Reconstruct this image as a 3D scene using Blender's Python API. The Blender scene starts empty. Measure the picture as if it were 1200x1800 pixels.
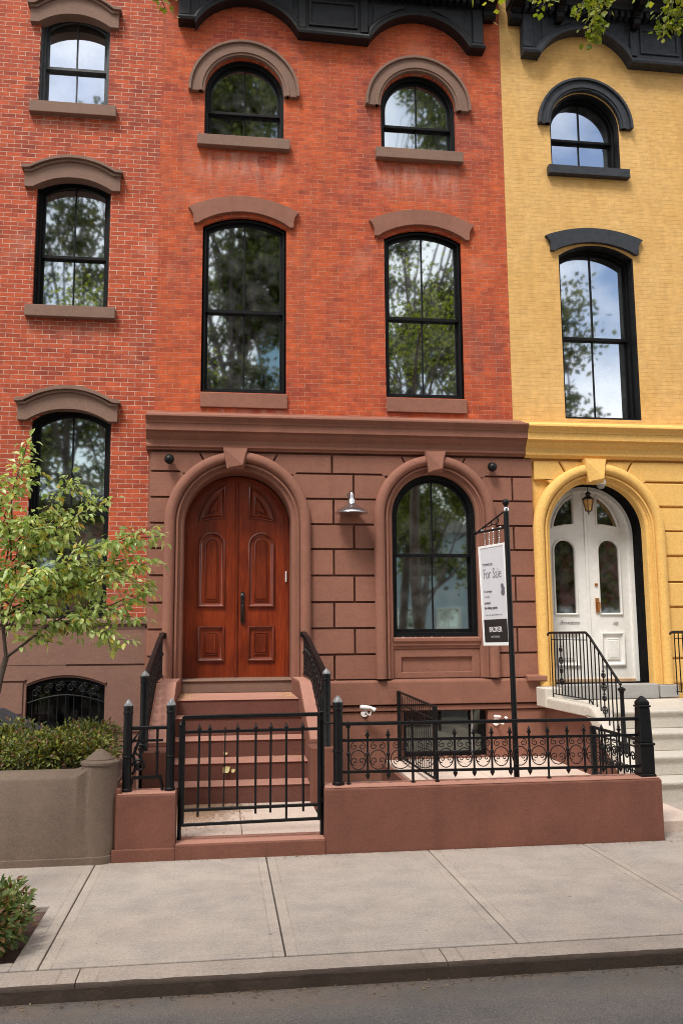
import bpy, bmesh, math, random
from mathutils import Vector, Matrix, geometry, noise
R = math.radians
PI = math.pi
scene = bpy.context.scene
COL = scene.collection
random.seed(7)

# ------------------------------------------------------------------ mesh builder
class MB:
    def __init__(s): s.v = []; s.f = []
    def addv(s, pts):
        n = len(s.v); s.v += [tuple(p) for p in pts]; return n
    def box(s, x0, x1, y0, y1, z0, z1):
        n = s.addv([(x0,y0,z0),(x1,y0,z0),(x1,y1,z0),(x0,y1,z0),(x0,y0,z1),(x1,y0,z1),(x1,y1,z1),(x0,y1,z1)])
        s.f += [tuple(n+i for i in q) for q in ((0,3,2,1),(4,5,6,7),(0,1,5,4),(1,2,6,5),(2,3,7,6),(3,0,4,7))]
        return s
    def obox(s, p, q, w, h, up=(0,0,1)):
        """square bar from p to q, w across, h along up"""
        p = Vector(p); q = Vector(q); d = (q-p).normalized(); u = Vector(up)
        a = d.cross(u).normalized()*w/2; b = a.cross(d).normalized()*h/2
        n = s.addv([p-a-b,p+a-b,p+a+b,p-a+b,q-a-b,q+a-b,q+a+b,q-a+b])
        s.f += [tuple(n+i for i in k) for k in ((0,3,2,1),(4,5,6,7),(0,1,5,4),(1,2,6,5),(2,3,7,6),(3,0,4,7))]
        return s
    def plate(s, outer, holes, y0, y1):
        """polygon in XZ with holes, thick from y0 to y1"""
        polys = [[Vector((p[0],p[1],0)) for p in q] for q in [outer]+list(holes)]
        flat = [p for q in polys for p in q]
        tri = geometry.tessellate_polygon(polys)
        n0 = s.addv([(p.x,y0,p.y) for p in flat]); n1 = s.addv([(p.x,y1,p.y) for p in flat])
        for t in tri:
            s.f.append((n0+t[0],n0+t[1],n0+t[2])); s.f.append((n1+t[2],n1+t[1],n1+t[0]))
        k = 0
        for q in polys:
            m = len(q)
            for i in range(m):
                j = (i+1) % m
                s.f.append((n0+k+i,n0+k+j,n1+k+j,n1+k+i))
            k += m
        return s
    def prism(s, poly, a, b, axis='X'):
        """polygon extruded along an axis; poly is (y,z) for X, (x,y) for Z"""
        m = len(poly)
        if axis == 'X': f = lambda p,t: (t,p[0],p[1])
        elif axis == 'Z': f = lambda p,t: (p[0],p[1],t)
        else: f = lambda p,t: (p[0],t,p[1])
        n0 = s.addv([f(p,a) for p in poly]); n1 = s.addv([f(p,b) for p in poly])
        tri = geometry.tessellate_polygon([[Vector((p[0],p[1],0)) for p in poly]])
        for t in tri:
            s.f.append((n0+t[0],n0+t[1],n0+t[2])); s.f.append((n1+t[2],n1+t[1],n1+t[0]))
        for i in range(m):
            j = (i+1) % m; s.f.append((n0+i,n0+j,n1+j,n1+i))
        return s
    def rings(s, rings, closed=False, cap=False):
        """skin between point rings; closed = each ring loops"""
        ns = [s.addv(r) for r in rings]; m = len(rings[0])
        for a, b in zip(ns, ns[1:]):
            for i in range(m if closed else m-1):
                j = (i+1) % m
                s.f.append((a+i,a+j,b+j,b+i))
        if cap and closed:
            s.f.append(tuple(ns[0]+i for i in range(m))); s.f.append(tuple(ns[-1]+i for i in reversed(range(m))))
        return s
    def tube(s, path, r, n=8):
        path = [Vector(p) for p in path]; m = len(path)
        rs = r if isinstance(r,(list,tuple)) else [r]*m
        d0 = (path[1]-path[0]).normalized()
        u = d0.orthogonal().normalized(); rg = []
        for i in range(m):
            d = (path[min(i+1,m-1)]-path[max(i-1,0)]).normalized()
            u = (u-d*u.dot(d))
            u = u.normalized() if u.length > 1e-6 else d.orthogonal().normalized()
            w = d.cross(u)
            rg.append([path[i]+(u*math.cos(2*PI*k/n)+w*math.sin(2*PI*k/n))*rs[i] for k in range(n)])
        return s.rings(rg, True, True)
    def lathe(s, prof, c, axis='Z', n=16, dirv=None):
        """profile (radius, distance along axis)"""
        c = Vector(c)
        d = Vector(dirv).normalized() if dirv else Vector({'X':(1,0,0),'Y':(0,1,0),'Z':(0,0,1)}[axis])
        u = d.orthogonal().normalized(); w = d.cross(u)
        rg = [[c+d*h+(u*math.cos(2*PI*k/n)+w*math.sin(2*PI*k/n))*max(r,.0004) for k in range(n)] for r,h in prof]
        return s.rings(rg, True, True)
    def build(s, name, mat, parent=None, bevel=0, smooth=0, recalc=True, seg=1):
        o0 = Vector((0,0,0))
        p = parent
        while p is not None:
            o0 = o0 + p.location; p = p.parent
        me = bpy.data.meshes.new(name)
        me.from_pydata([(a-o0.x,b-o0.y,c-o0.z) for a,b,c in s.v], [], s.f)
        if recalc:
            bm = bmesh.new(); bm.from_mesh(me)
            bmesh.ops.recalc_face_normals(bm, faces=bm.faces)
            bm.to_mesh(me); bm.free()
        if smooth:
            me.polygons.foreach_set('use_smooth', [True]*len(me.polygons))
            me.set_sharp_from_angle(angle=R(smooth))
        me.materials.append(mat)
        o = bpy.data.objects.new(name, me); COL.objects.link(o)
        if parent: o.parent = parent
        if bevel:
            b = o.modifiers.new('bevel','BEVEL'); b.width = bevel; b.segments = seg; b.limit_method = 'ANGLE'; b.angle_limit = R(40)
        return o

def thing(name, label, cat, loc=(0,0,0), group=None):
    o = bpy.data.objects.new(name, None); COL.objects.link(o); o.location = loc
    o.empty_display_size = .1
    o['label'] = label; o['category'] = cat
    if group: o['group'] = group
    return o
def tag(o, label, cat, group=None):
    o['label'] = label; o['category'] = cat
    if group: o['group'] = group
    return o
def struct(o, kind='structure'):
    o['kind'] = kind; return o

# ------------------------------------------------------------------ materials
def newmat(name):
    m = bpy.data.materials.new(name); m.use_nodes = True
    nt = m.node_tree; b = nt.nodes['Principled BSDF']
    return m, nt, b
def N(nt, t, **kw):
    n = nt.nodes.new(t)
    for k, v in kw.items():
        if k in n.inputs: n.inputs[k].default_value = v
        else: setattr(n, k, v)
    return n
def coords(nt, kind='Object'):
    return N(nt,'ShaderNodeTexCoord').outputs[kind]
def mixc(nt, fac, a, b, mode='MIX'):
    n = N(nt,'ShaderNodeMix', data_type='RGBA', blend_type=mode)
    L = nt.links
    for sock, v in ((0,fac),(6,a),(7,b)):
        if isinstance(v,(int,float)): n.inputs[sock].default_value = v
        elif isinstance(v,(tuple,list)): n.inputs[sock].default_value = (*v[:3],1)
        else: L.new(v, n.inputs[sock])
    return n.outputs[2]
def noise_f(nt, co, scale, detail=4, lo=.35, hi=.65, rough=.55, stretch=None):
    if stretch:
        mp = N(nt,'ShaderNodeMapping'); mp.inputs['Scale'].default_value = stretch
        nt.links.new(co, mp.inputs['Vector']); co = mp.outputs[0]
    n = N(nt,'ShaderNodeTexNoise', Scale=scale, Detail=detail, Roughness=rough)
    nt.links.new(co, n.inputs['Vector'])
    r = N(nt,'ShaderNodeMapRange'); r.inputs[1].default_value = lo; r.inputs[2].default_value = hi
    nt.links.new(n.outputs[0], r.inputs[0])
    return r.outputs[0]
def bump(nt, b, h, strength, dist, prev=None):
    n = N(nt,'ShaderNodeBump', Strength=strength, Distance=dist)
    nt.links.new(h, n.inputs['Height'])
    if prev: nt.links.new(prev, n.inputs['Normal'])
    nt.links.new(n.outputs[0], b.inputs['Normal'])
    return n.outputs[0]

def stone(name, c, dark=.72, light=1.16, rough=.85, mott=1.3, grain=90, bstr=.35, streak=.25, warm=None, island=0):
    m, nt, b = newmat(name); co = coords(nt)
    d = tuple(x*dark for x in c); l = tuple(min(1,x*light) for x in c)
    if warm: l = warm
    c1 = mixc(nt, noise_f(nt,co,mott,6,.3,.7,.65), d, l)
    c2 = mixc(nt, noise_f(nt,co,mott*7,5,.35,.65), tuple(x*.86 for x in c), tuple(min(1,x*1.1) for x in c))
    cc = mixc(nt, .34, c1, c2)
    pk = noise_f(nt,co,mott*.8,8,.54,.74,.72); pm = N(nt,'ShaderNodeMath', operation='MULTIPLY'); nt.links.new(pk, pm.inputs[0]); pm.inputs[1].default_value = .5 if streak > .05 else .12
    cc = mixc(nt, pm.outputs[0], cc, tuple(min(1,x*1.35+.012) for x in c))
    sc = noise_f(nt,co,mott*14,4,.60,.72,.6); sm_ = N(nt,'ShaderNodeMath', operation='MULTIPLY'); nt.links.new(sc, sm_.inputs[0]); sm_.inputs[1].default_value = .42
    cc = mixc(nt, sm_.outputs[0], cc, tuple(x*.6 for x in c))
    st = noise_f(nt,co,2.2,5,.52,.75,.6,(2.2,2.2,.22))
    ms = N(nt,'ShaderNodeMath', operation='MULTIPLY'); nt.links.new(st, ms.inputs[0]); ms.inputs[1].default_value = streak
    cc = mixc(nt, ms.outputs[0], cc, tuple(x*.5 for x in c))
    if island:
        ge = N(nt,'ShaderNodeNewGeometry'); ir = N(nt,'ShaderNodeMapRange'); nt.links.new(ge.outputs['Random Per Island'], ir.inputs[0]); ir.inputs[3].default_value = 1-island; ir.inputs[4].default_value = 1+island
        ic = N(nt,'ShaderNodeCombineColor'); [nt.links.new(ir.outputs[0], ic.inputs[q]) for q in range(3)]
        cc = mixc(nt, 1.0, cc, ic.outputs[0], 'MULTIPLY')
    g = noise_f(nt,co,grain,3,.3,.7)
    gg = noise_f(nt,co,grain*.38,3,.3,.7)
    cc = mixc(nt, .22, cc, mixc(nt, gg, tuple(x*.55 for x in c), tuple(min(1,x*1.4) for x in c)))
    cc = mixc(nt, .36, cc, mixc(nt, g, tuple(x*.6 for x in c), tuple(min(1,x*1.35) for x in c)))
    nt.links.new(cc, b.inputs['Base Color'])
    b.inputs['Roughness'].default_value = rough
    b1 = bump(nt, b, noise_f(nt,co,mott*9,5,.2,.8), .25, .012)
    bump(nt, b, g, bstr, .004, b1)
    return m

def brick(name, c1, c2, mortar, msize=.006, msm=.12, blotch=None, blotch_amt=.5, var=.35, bst=.6, w=.203, h=.0675, stain=.25, offx=0, dirt=None, pale=None, pale_amt=.4, grain=.22, streaky=.35, drips=(), salt=(.6,.34,.27)):
    m, nt, b = newmat(name); L = nt.links; co = coords(nt)
    sx = N(nt,'ShaderNodeSeparateXYZ'); L.new(co, sx.inputs[0])
    # wobble so that no course is ruler straight
    wn = N(nt,'ShaderNodeTexNoise', Scale=3.5, Detail=3); L.new(co, wn.inputs['Vector'])
    wb = N(nt,'ShaderNodeVectorMath', operation='MULTIPLY_ADD'); L.new(wn.outputs['Color'], wb.inputs[0])
    wb.inputs[1].default_value = (.014,.014,.014)
    cx = N(nt,'ShaderNodeCombineXYZ'); L.new(sx.outputs[0], cx.inputs[0]); L.new(sx.outputs[2], cx.inputs[1])
    L.new(cx.outputs[0], wb.inputs[2])
    wn2 = N(nt,'ShaderNodeTexNoise', Scale=28, Detail=2); L.new(co, wn2.inputs['Vector'])
    wb2 = N(nt,'ShaderNodeVectorMath', operation='MULTIPLY_ADD'); L.new(wn2.outputs['Color'], wb2.inputs[0])
    wb2.inputs[1].default_value = (.006,.005,0); L.new(wb.outputs[0], wb2.inputs[2])
    br = N(nt,'ShaderNodeTexBrick', Scale=1.0); br.offset = .5
    br.inputs['Brick Width'].default_value = w; br.inputs['Row Height'].default_value = h
    br.inputs['Mortar Size'].default_value = msize; br.inputs['Mortar Smooth'].default_value = msm
    br.inputs['Bias'].default_value = 0
    br.inputs['Color1'].default_value = (0,0,0,1); br.inputs['Color2'].default_value = (1,1,1,1); br.inputs['Mortar'].default_value = (.5,.5,.5,1)
    L.new(wb2.outputs[0], br.inputs['Vector'])
    col = mixc(nt, br.outputs['Color'], c1, c2)
    if blotch:
        f = noise_f(nt,co,.75,7,.38,.66,.62)
        mm = N(nt,'ShaderNodeMath', operation='MULTIPLY'); L.new(f, mm.inputs[0]); mm.inputs[1].default_value = blotch_amt
        col = mixc(nt, mm.outputs[0], col, blotch)
    col = mixc(nt, noise_f(nt,co,9,4,.3,.7), col, mixc(nt,1.0,col,(1-var,1-var,1-var),'MULTIPLY'))
    # some courses fired darker, long uneven horizontal bands
    hs = noise_f(nt,co,1.0,6,.42,.70,.7,(1.6,1.6,9.0)); hm = N(nt,'ShaderNodeMath', operation='MULTIPLY'); L.new(hs, hm.inputs[0]); hm.inputs[1].default_value = streaky
    col = mixc(nt, hm.outputs[0], col, mixc(nt,1.0,col,(.55,.48,.48),'MULTIPLY'))
    if pale:
        pf = noise_f(nt,co,1.15,8,.56,.72,.7); pm_ = N(nt,'ShaderNodeMath', operation='MULTIPLY'); L.new(pf, pm_.inputs[0]); pm_.inputs[1].default_value = pale_amt
        col = mixc(nt, pm_.outputs[0], col, pale)
    for dx0,dx1,dz,dl in drips:
        def rng(sock, a, b_):
            q = N(nt,'ShaderNodeMapRange', interpolation_type='SMOOTHSTEP'); L.new(sock, q.inputs[0]); q.inputs[1].default_value = a; q.inputs[2].default_value = b_; return q.outputs[0]
        def mul(p_, q_):
            q = N(nt,'ShaderNodeMath', operation='MULTIPLY'); L.new(p_, q.inputs[0]); L.new(q_, q.inputs[1]) if not isinstance(q_,float) else setattr(q.inputs[1],'default_value',q_); return q.outputs[0]
        mk = mul(mul(rng(sx.outputs[0],dx0-.08,dx0+.12), rng(sx.outputs[0],dx1+.08,dx1-.12)), mul(rng(sx.outputs[2],dz+.01,dz-.03), rng(sx.outputs[2],dz-dl,dz-dl*.2)))
        mk = mul(mul(mk, noise_f(nt,co,3.0,6,.42,.66,.7,(2.6,2.6,.5))), .6)
        col = mixc(nt, mk, col, salt)
    # dirt below and around ledges, soot streaks
    st = noise_f(nt,co,1.6,6,.5,.78,.62,(1.7,1.7,.35))
    ms = N(nt,'ShaderNodeMath', operation='MULTIPLY'); L.new(st, ms.inputs[0]); ms.inputs[1].default_value = stain
    col = mixc(nt, ms.outputs[0], col, dirt or tuple(x*.35 for x in c1))
    mcol = mixc(nt, noise_f(nt,co,5,4,.3,.7), tuple(x*.72 for x in mortar), mortar)
    # mortar partly lost/smeared
    sm = noise_f(nt,co,6,5,.25,.62)
    mf = N(nt,'ShaderNodeMath', operation='MULTIPLY'); L.new(br.outputs['Fac'], mf.inputs[0]); L.new(sm, mf.inputs[1])
    col = mixc(nt, mf.outputs[0], col, mcol)
    g = noise_f(nt,co,120,3,.25,.75)
    col = mixc(nt, grain, col, mixc(nt, g, (.04,.03,.03), mixc(nt,1.0,col,(1.5,1.5,1.5),'MULTIPLY')))
    L.new(col, b.inputs['Base Color']); b.inputs['Roughness'].default_value = .85
    inv = N(nt,'ShaderNodeMath', operation='SUBTRACT'); inv.inputs[0].default_value = 1; L.new(br.outputs['Fac'], inv.inputs[1])
    b1 = bump(nt, b, inv.outputs[0], bst, .008)
    b2 = bump(nt, b, noise_f(nt,co,14,4,.2,.8), .3, .008, b1)
    bump(nt, b, g, .25, .003, b2)
    return m

def paint(name, c, rough=.35, var=.12, spec=.5, bst=.08, scale=14, chip=None):
    m, nt, b = newmat(name); co = coords(nt)
    cc = mixc(nt, noise_f(nt,co,scale,5,.3,.7), tuple(x*(1-var) for x in c), tuple(min(1,x*(1+var)) for x in c))
    if chip:
        cc = mixc(nt, noise_f(nt,co,scale*.35,8,.64,.76,.75), cc, chip)
    nt.links.new(cc, b.inputs['Base Color'])
    rn = N(nt,'ShaderNodeMapRange'); nt.links.new(noise_f(nt,co,scale*.6,4,.25,.75), rn.inputs[0])
    rn.inputs[3].default_value = rough*.75; rn.inputs[4].default_value = min(1,rough*1.35)
    nt.links.new(rn.outputs[0], b.inputs['Roughness'])
    b.inputs['Specular IOR Level'].default_value = spec
    bump(nt, b, noise_f(nt,co,scale*4,4,.2,.8), bst, .004)
    return m

def metal(name, c, rough=.25):
    m, nt, b = newmat(name); co = coords(nt)
    b.inputs['Metallic'].default_value = 1
    cc = mixc(nt, noise_f(nt,co,40,4,.3,.7), tuple(x*.75 for x in c), c)
    nt.links.new(cc, b.inputs['Base Color']); b.inputs['Roughness'].default_value = rough
    bump(nt, b, noise_f(nt,co,30,3), .05, .003)
    return m

def glass(name, refl=.53, tint=(.86,.96,1.04), see=(.16,.2,.19), wob=.045, dirt=.12):
    m, nt, b = newmat(name); L = nt.links; nt.nodes.remove(b)
    out = nt.nodes['Material Output']; co = coords(nt)
    g = N(nt,'ShaderNodeBsdfGlossy', Roughness=.03); g.inputs['Color'].default_value = (*tint,1)
    t = N(nt,'ShaderNodeBsdfTransparent'); t.inputs['Color'].default_value = (*see,1)
    n = N(nt,'ShaderNodeTexNoise', Scale=1.6, Detail=2); L.new(co, n.inputs['Vector'])
    bp = N(nt,'ShaderNodeBump', Strength=wob, Distance=.012); L.new(n.outputs[0], bp.inputs['Height'])
    L.new(bp.outputs[0], g.inputs['Normal'])
    fr = N(nt,'ShaderNodeFresnel', IOR=1.5)
    mr = N(nt,'ShaderNodeMapRange'); L.new(fr.outputs[0], mr.inputs[0]); mr.inputs[1].default_value = 0; mr.inputs[2].default_value = 1
    mr.inputs[3].default_value = refl; mr.inputs[4].default_value = 1
    mx = N(nt,'ShaderNodeMixShader'); L.new(mr.outputs[0], mx.inputs[0]); L.new(t.outputs[0], mx.inputs[1]); L.new(g.outputs[0], mx.inputs[2])
    d = N(nt,'ShaderNodeBsdfDiffuse'); d.inputs['Color'].default_value = (.45,.47,.47,1)
    df = noise_f(nt,co,5,6,.4,.8); mm = N(nt,'ShaderNodeMath', operation='MULTIPLY'); L.new(df, mm.inputs[0]); mm.inputs[1].default_value = dirt
    m2 = N(nt,'ShaderNodeMixShader'); L.new(mm.outputs[0], m2.inputs[0]); L.new(mx.outputs[0], m2.inputs[1]); L.new(d.outputs[0], m2.inputs[2])
    L.new(m2.outputs[0], out.inputs['Surface'])
    return m

def wood(name, c1, c2, rough=.3):
    m, nt, b = newmat(name); L = nt.links; co = coords(nt)
    f = noise_f(nt,co,7,6,.3,.7,.6,(7,7,.35))
    cc = mixc(nt, f, c1, c2)
    cc = mixc(nt, noise_f(nt,co,1.5,4,.35,.7,.6,(1,1,.5)), cc, tuple(x*.45 for x in c1))
    cc = mixc(nt, noise_f(nt,co,60,3,.35,.7,.6,(3,3,.06)), cc, mixc(nt,1.0,cc,(.5,.42,.36),'MULTIPLY'))
    L.new(cc, b.inputs['Base Color']); b.inputs['Roughness'].default_value = rough
    b.inputs['Coat Weight'].default_value = .25; b.inputs['Coat Roughness'].default_value = .2
    bump(nt, b, f, .12, .004)
    return m

def leafmat(name, cols, trans=.35, rough=.45, spec=.5):
    m, nt, b = newmat(name); L = nt.links
    g = N(nt,'ShaderNodeNewGeometry')
    rp = N(nt,'ShaderNodeValToRGB'); rp.color_ramp.interpolation = 'LINEAR'
    el = rp.color_ramp.elements
    while len(el) < len(cols): el.new(.5)
    for e,(p,c) in zip(el, cols): e.position = p; e.color = (*c,1)
    L.new(g.outputs['Random Per Island'], rp.inputs[0])
    L.new(rp.outputs[0], b.inputs['Base Color']); b.inputs['Roughness'].default_value = rough
    b.inputs['Specular IOR Level'].default_value = spec
    t = N(nt,'ShaderNodeBsdfTranslucent'); hs = N(nt,'ShaderNodeHueSaturation', Saturation=1.15, Value=1.25); L.new(rp.outputs[0], hs.inputs['Color'])
    L.new(hs.outputs[0], t.inputs['Color'])
    mx = N(nt,'ShaderNodeMixShader'); mx.inputs[0].default_value = trans
    L.new(b.outputs[0], mx.inputs[1]); L.new(t.outputs[0], mx.inputs[2]); L.new(mx.outputs[0], nt.nodes['Material Output'].inputs['Surface'])
    return m

def concrete(name, c, pink, dark, slab=1.43, off=0, speck=.5):
    m, nt, b = newmat(name); L = nt.links; co = coords(nt)
    cc = mixc(nt, noise_f(nt,co,1.1,7,.32,.7,.65), c, pink)
    cc = mixc(nt, noise_f(nt,co,3.2,7,.42,.75,.7), cc, dark)
    sp = noise_f(nt,co,1.3,5,.45,.75,.6,(.7,2.4,1)); 
    cc = mixc(nt, sp, cc, mixc(nt,1.0,cc,(.84,.86,.9),'MULTIPLY'))
    # each slab was poured on another day
    sx = N(nt,'ShaderNodeSeparateXYZ'); L.new(co, sx.inputs[0])
    a = N(nt,'ShaderNodeMath', operation='SUBTRACT'); L.new(sx.outputs[0], a.inputs[0]); a.inputs[1].default_value = off
    dv = N(nt,'ShaderNodeMath', operation='DIVIDE'); L.new(a.outputs[0], dv.inputs[0]); dv.inputs[1].default_value = slab
    fl = N(nt,'ShaderNodeMath', operation='FLOOR'); L.new(dv.outputs[0], fl.inputs[0])
    wn = N(nt,'ShaderNodeTexWhiteNoise', noise_dimensions='1D'); L.new(fl.outputs[0], wn.inputs['W'])
    mr = N(nt,'ShaderNodeMapRange'); L.new(wn.outputs[0], mr.inputs[0]); mr.inputs[3].default_value = .92; mr.inputs[4].default_value = 1.06
    cb = N(nt,'ShaderNodeCombineColor'); [L.new(mr.outputs[0], cb.inputs[i]) for i in range(3)]
    cc = mixc(nt, 1.0, cc, cb.outputs[0], 'MULTIPLY')
    g = noise_f(nt,co,170,2,.25,.75)
    cc = mixc(nt, .28, cc, mixc(nt, g, tuple(x*.35 for x in c), tuple(min(1,x*1.5) for x in c)))
    g2 = noise_f(nt,co,55,3,.3,.7)
    cc = mixc(nt, .32, cc, mixc(nt, g2, tuple(x*.5 for x in c), tuple(min(1,x*1.4) for x in c)))
    fr = N(nt,'ShaderNodeMath', operation='FRACT'); L.new(dv.outputs[0], fr.inputs[0])
    pp = N(nt,'ShaderNodeMath', operation='PINGPONG'); L.new(fr.outputs[0], pp.inputs[0]); pp.inputs[1].default_value = .5
    cp = N(nt,'ShaderNodeMath', operation='COMPARE'); L.new(pp.outputs[0], cp.inputs[0]); cp.inputs[1].default_value = .052; cp.inputs[2].default_value = .0035
    cy = N(nt,'ShaderNodeMath', operation='COMPARE'); L.new(sx.outputs[1], cy.inputs[0]); cy.inputs[1].default_value = 5.645; cy.inputs[2].default_value = .004
    ad = N(nt,'ShaderNodeMath', operation='ADD', use_clamp=True); L.new(cp.outputs[0], ad.inputs[0]); L.new(cy.outputs[0], ad.inputs[1])
    am = N(nt,'ShaderNodeMath', operation='MULTIPLY'); L.new(ad.outputs[0], am.inputs[0]); L.new(noise_f(nt,co,3,3,.35,.6), am.inputs[1])
    cc = mixc(nt, am.outputs[0], cc, mixc(nt,1.0,cc,(.78,.75,.72),'MULTIPLY'))
    lt_ = N(nt,'ShaderNodeMath', operation='LESS_THAN'); L.new(pp.outputs[0], lt_.inputs[0]); lt_.inputs[1].default_value = .05
    cc = mixc(nt, lt_.outputs[0], cc, mixc(nt,1.0,cc,(1.05,1.045,1.035),'MULTIPLY'))
    v = N(nt,'ShaderNodeTexVoronoi', Scale=9); L.new(co, v.inputs['Vector'])
    bl = noise_f(nt,co,.55,5,.46,.60,.7); bm_ = N(nt,'ShaderNodeMath', operation='MULTIPLY'); L.new(bl, bm_.inputs[0]); bm_.inputs[1].default_value = .4
    cc = mixc(nt, bm_.outputs[0], cc, mixc(nt,1.0,cc,(.76,.76,.80),'MULTIPLY'))
    gv = N(nt,'ShaderNodeTexVoronoi', Scale=2.6); L.new(co, gv.inputs['Vector'])
    gl = N(nt,'ShaderNodeMapRange'); L.new(gv.outputs['Distance'], gl.inputs[0]); gl.inputs[1].default_value = .05; gl.inputs[2].default_value = .035
    gm_ = N(nt,'ShaderNodeMath', operation='MULTIPLY'); L.new(gl.outputs[0], gm_.inputs[0]); L.new(noise_f(nt,co,1.1,2,.48,.55), gm_.inputs[1])
    gh = N(nt,'ShaderNodeMath', operation='MULTIPLY'); L.new(gm_.outputs[0], gh.inputs[0]); gh.inputs[1].default_value = .5
    cc = mixc(nt, gh.outputs[0], cc, tuple(x*.45 for x in dark))
    lt = N(nt,'ShaderNodeMath', operation='LESS_THAN'); L.new(v.outputs['Distance'], lt.inputs[0]); lt.inputs[1].default_value = .055
    wv = N(nt,'ShaderNodeMath', operation='MULTIPLY'); L.new(lt.outputs[0], wv.inputs[0]); L.new(noise_f(nt,co,1.7,3,.5,.62), wv.inputs[1])
    cc = mixc(nt, wv.outputs[0], cc, tuple(x*.35 for x in dark))
    L.new(cc, b.inputs['Base Color']); b.inputs['Roughness'].default_value = .88
    b1 = bump(nt, b, noise_f(nt,co,25,5,.2,.8), .2, .004); bump(nt, b, g, .35, .003, b1)
    return m

M = {}
M['brick_left'] = brick('red brick with pale joints', (.30,.040,.017), (.60,.100,.032), (.72,.52,.41), .0046, .12, blotch=(.64,.105,.022), blotch_amt=.5, var=.32, stain=.4, bst=.9, pale=(.55,.28,.20), pale_amt=.3, grain=.17, streaky=.3, drips=[(.5,1.6,6.4,.4),(.45,1.6,9.55,.25)], salt=(.42,.22,.16))
M['brick_mid'] = brick('orange red brick', (.36,.045,.019), (.61,.100,.030), (.60,.27,.17), .0044, .3, blotch=(.76,.135,.016), blotch_amt=.72, var=.36, bst=.9, stain=.75, dirt=(.20,.06,.045), pale=(.62,.26,.17), pale_amt=.4, grain=.2, streaky=.6, drips=[(-2.15,-.75,9.2,.75),(.58,1.95,9.16,.8),(-1.95,-.8,5.18,.15)])
M['brick_yellow'] = brick('yellow painted brick', (.73,.425,.125), (.75,.445,.14), (.66,.38,.105), .0038, .8, blotch=(.81,.51,.20), blotch_amt=.75, var=.2, bst=.5, stain=.6, dirt=(.52,.27,.07), grain=.16, streaky=.25)
M['brownstone'] = stone('brownstone', (.245,.103,.068), .54, 1.42, streak=.5)
M['riser'] = stone('shaded brown stone', (.155,.058,.042), .68, 1.3, streak=.4)  # darker copy for stair risers; shade of upright faces put into the colour
M['brownstone_wall'] = stone('brown painted stucco', (.188,.071,.046), .48, 1.5, streak=.6, mott=1.7)
M['brownstone_top'] = stone('lit pinkish stone top', (.44,.215,.16), .76, 1.15, streak=.1)  # paler copy for treads and wall tops; light from above put into the colour
M['brownstone_grey'] = stone('greyish brownstone', (.20,.118,.086), .74, 1.26, streak=.35)
M['band_grey'] = stone('mauve brown stucco', (.215,.112,.082), .72, 1.26, streak=.3)
M['planter'] = stone('grey brown cement', (.155,.109,.081), .58, 1.38, streak=.5, mott=1.8)
M['yellow_stucco'] = stone('yellow painted stucco', (.76,.45,.13), .88, 1.08, grain=60, bstr=.15, streak=.2)
M['limestone'] = stone('pale limestone', (.58,.53,.46), .8, 1.12, streak=.25)
M['grey_base'] = stone('grey limestone', (.33,.32,.31), .8, 1.15, streak=.3)
M['black_trim'] = paint('black trim paint', (.005,.0052,.006), .45, .3, spec=.2)
M['blue_black'] = paint('blue black stone paint', (.028,.032,.040), .55, .3, spec=.3)
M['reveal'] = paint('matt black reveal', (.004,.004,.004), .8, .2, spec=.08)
M['cornice_black'] = paint('black cornice paint', (.010,.011,.013), .45, .3, spec=.35)
M['black_iron'] = paint('black iron paint', (.006,.006,.007), .42, .3, spec=.25, bst=.2, scale=25)
M['iron_tip'] = paint('worn iron tip', (.22,.22,.23), .35, .4, scale=30)
M['frame_grey'] = paint('dark grey jamb paint', (.045,.05,.055), .5, .3)
M['white_paint'] = paint('white door paint', (.78,.77,.74), .35, .05, chip=(.62,.58,.52))
M['white_plastic'] = paint('white plastic', (.8,.78,.75), .3, .05)
M['chrome'] = metal('galvanised steel', (.72,.74,.77), .16)
M['galv'] = metal('brushed galvanised steel', (.66,.68,.72), .24)
M['lamp_inside'] = paint('grey enamel', (.62,.60,.58), .35, .1)
M['brass'] = metal('brass', (.7,.33,.12), .3)
M['bronze'] = paint('dark bronze', (.02,.014,.011), .3, .3)
M['wood'] = wood('mahogany', (.24,.028,.006), (.46,.075,.015))
M['wood_edge'] = wood('mahogany moulding', (.17,.026,.010), (.34,.06,.018), .24)
M['glass'] = glass('window glass')
M['glass_dim'] = glass('dark window glass', .58, (.84,.96,.93))
M['glass_black'] = glass('basement glass', .12, (.8,.9,.85))
M['glass_blue'] = glass('pale window glass', .56, (.88,.95,1.04), see=(.6,.62,.62))
M['glass_door'] = glass('door glass', .2, (.9,.92,.95), see=(.25,.22,.2))
M['amber'] = paint('amber lantern glass', (.55,.3,.1), .15, .2)
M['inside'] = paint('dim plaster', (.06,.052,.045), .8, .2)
M['curtain'] = paint('white curtain cloth', (.75,.75,.73), .8, .06)
M['sidewalk'] = concrete('sidewalk concrete', (.43,.372,.328), (.50,.405,.32), (.225,.20,.188), 1.43, -1.03)
M['joint'] = paint('joint dirt', (.07,.055,.045), .9, .3)
M['flag'] = stone('flagstone', (.66,.53,.45), .72, 1.12, streak=0, mott=1.4)
M['silt'] = stone('washed silt', (.46,.29,.18), .8, 1.2, streak=0, mott=5)
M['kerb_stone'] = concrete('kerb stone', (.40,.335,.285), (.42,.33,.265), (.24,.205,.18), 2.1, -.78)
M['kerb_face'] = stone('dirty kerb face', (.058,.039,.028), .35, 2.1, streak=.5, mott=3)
M['soil'] = stone('dark mulch', (.095,.05,.04), .4, 1.8, mott=9, grain=45, bstr=1, streak=0)
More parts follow.
